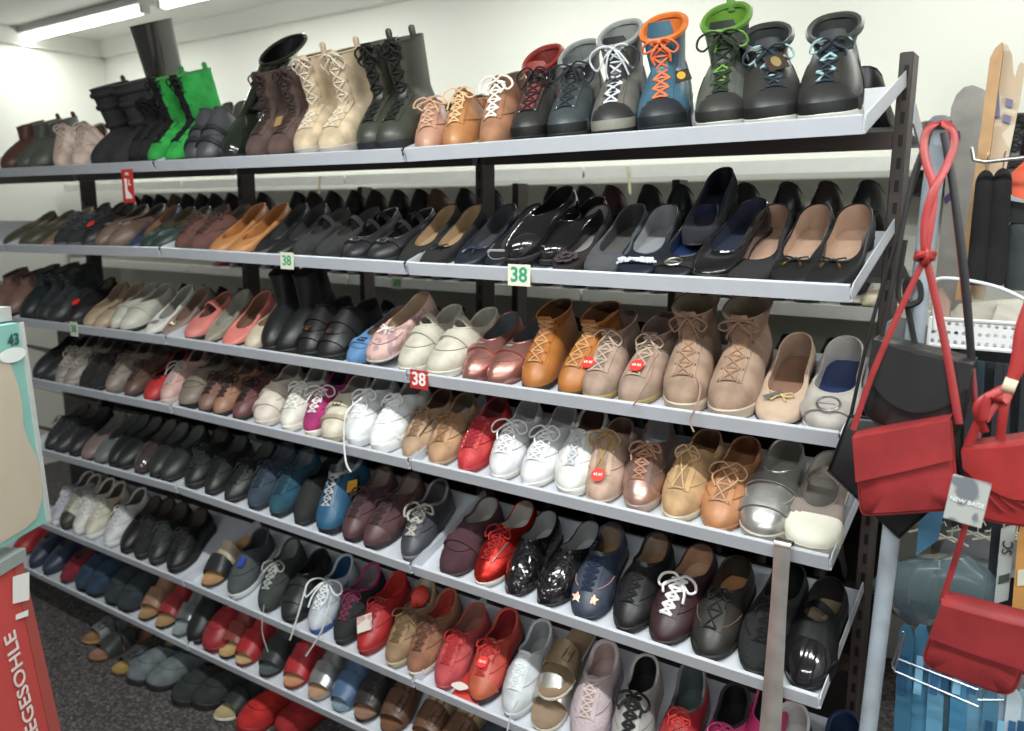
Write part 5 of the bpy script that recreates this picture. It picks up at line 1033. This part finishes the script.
m = MB(); m.box(g+back*.5+Vector((0, 0, .012))-nn*.04, (.09, .46, .02), Matrix.Rotation(math.radians(30), 3, 'Z')); m.build('shelf_board', mat('#8c9492', 'w'), r, False)
tag(r, 'insole display stand with teal and red printed panels, standing apart from the rack', 'display stand')

# ------------------------------------------------------------------ room
def wallmat(col, sc=6, bs=.15, rough=.9):
    m = bpy.data.materials.new('plaster'); m.use_nodes = True; nt = m.node_tree; b = nt.nodes['Principled BSDF']; b.inputs['Base Color'].default_value = lin(col); b.inputs['Roughness'].default_value = rough
    n = nt.nodes.new('ShaderNodeTexNoise'); n.inputs['Scale'].default_value = sc; n.inputs['Detail'].default_value = 6; bp = nt.nodes.new('ShaderNodeBump'); bp.inputs['Strength'].default_value = bs; bp.inputs['Distance'].default_value = .01
    tc = nt.nodes.new('ShaderNodeTexCoord'); nt.links.new(tc.outputs['Object'], n.inputs['Vector']); nt.links.new(n.outputs['Fac'], bp.inputs['Height']); nt.links.new(bp.outputs['Normal'], b.inputs['Normal']); return m
WM = wallmat('#d2d1c8'); CM = wallmat('#c6c6c0', 3, .05)
def st(name, c, d, m): o = MB().box((0, 0, 0), d).build(name, m, None, False); o.location = c; o['kind'] = 'structure'; return o
XL, XR, YB, YN, HC = -5.45, 2.6, 3.1, -3.2, 2.70
st('wall_back', ((XL+XR)/2, YB+.05, HC/2), (XR-XL+.2, .1, HC), WM); st('wall_left', (XL-.05, (YB+YN)/2, HC/2), (.1, YB-YN, HC), WM)
st('wall_right', (XR+.05, (YB+YN)/2, HC/2), (.1, YB-YN, HC), WM); st('ceiling', ((XL+XR)/2, (YB+YN)/2, HC+.05), (XR-XL+.2, YB-YN+.2, .1), CM)
st('trim_1', ((XL+XR)/2, YB-.02, HC-.05), (XR-XL, .04, .10), wallmat('#cbcac2', 4, .05)); st('trim_2', (XL+.02, (YB+YN)/2, HC-.05), (.04, YB-YN, .10), wallmat('#cbcac2', 4, .05))
fm = bpy.data.materials.new('speckled_carpet'); fm.use_nodes = True; nt = fm.node_tree; b = nt.nodes['Principled BSDF']; b.inputs['Roughness'].default_value = 1
tc = nt.nodes.new('ShaderNodeTexCoord'); n = nt.nodes.new('ShaderNodeTexNoise'); n.inputs['Scale'].default_value = 110; n.inputs['Detail'].default_value = 4; rp = nt.nodes.new('ShaderNodeValToRGB')
e = rp.color_ramp.elements; e[0].position = .38; e[0].color = lin('#333031'); e[1].position = .7; e[1].color = lin('#7a7270'); x = rp.color_ramp.elements.new(.52); x.color = lin('#4b4647')
nt.links.new(tc.outputs['Object'], n.inputs['Vector']); nt.links.new(n.outputs['Fac'], rp.inputs['Fac']); nt.links.new(rp.outputs['Color'], b.inputs['Base Color'])
bp = nt.nodes.new('ShaderNodeBump'); bp.inputs['Strength'].default_value = .6; bp.inputs['Distance'].default_value = .004; nt.links.new(n.outputs['Fac'], bp.inputs['Height']); nt.links.new(bp.outputs['Normal'], b.inputs['Normal'])
st('floor', ((XL+XR)/2, (YB+YN)/2, -.05), (XR-XL+.2, YB-YN+.2, .1), fm)
# ceiling tube lights: one lamp unit per 1.3 m, in three rows
TW = glow('tube_glow', (.97, 1, .98, 1), 9.0); n_ = 0
def tube_light(x, y, lab, grp, ln=1.26):
    r = empty('tube_light', (x, y, HC)); MB().box((0, 0, -.02), (ln, .10, .04), bev=.006).build('housing', mat('#d0d0cc', 'w'), r, False)
    MB().tube([Vector((-ln/2+.05, 0, -.062)), Vector((ln/2-.05, 0, -.062))], .017, 12).build('tube', TW, r)
    for s in (-1, 1): MB().box((s*(ln/2-.03), 0, -.055), (.03, .05, .05), bev=.004).build('end_cap', mat('#c9c9c5', 'w'), r, False)
    tag(r, lab, 'light', grp)
    ld = bpy.data.lights.new('tube', 'AREA'); ld.shape = 'RECTANGLE'; ld.size = 1.15; ld.size_y = .06; ld.energy = LE; ld.color = (.95, 1, .97); lo = bpy.data.objects.new('tube_lamp', ld); COL.objects.link(lo); lo.location = (0, 0, -.09); lo.parent = r
ta, tb_2 = atZ(6, 42, 2.64), atZ(152, 10, 2.64); ln_ = tb_2.x-ta.x; ym = (ta.y+tb_2.y)/2; LE = 10
for i in range(4):  # the last two hang out of view, added to brighten the rear wall
    tube_light(ta.x+ln_/2+i*(ln_+.10), ym, 'fluorescent ceiling tube near the rear wall, %s' % ['furthest from the bags', 'second one from the far corner', 'third one, unseen, added to brighten the wall', 'fourth one, unseen, added to brighten the wall'][i], 'ceiling tubes of the rear row', ln_)
for y, xs in ((.5, (-1.2, .3, 1.8)), (-1.6, (-.8, .5, 1.8))):
    LE = 32 if y > 0 else 36
    for x in xs: tube_light(x, y, 'fluorescent ceiling tube over the aisle in front of the rack', 'ceiling tubes over the aisle')
w = bpy.data.worlds.new('world'); SC.world = w; w.use_nodes = True; w.node_tree.nodes['Background'].inputs[0].default_value = (.90, .95, 1, 1); w.node_tree.nodes['Background'].inputs[1].default_value = .22
SC.view_settings.view_transform = 'Standard'; SC.view_settings.look = 'None'; SC.view_settings.gamma = 1; SC.view_settings.use_curve_mapping = False; SC.view_settings.exposure = 0.0
SC.cycles.max_bounces = 6; SC.cycles.diffuse_bounces = 3; SC.cycles.glossy_bounces = 3; SC.cycles.transmission_bounces = 4
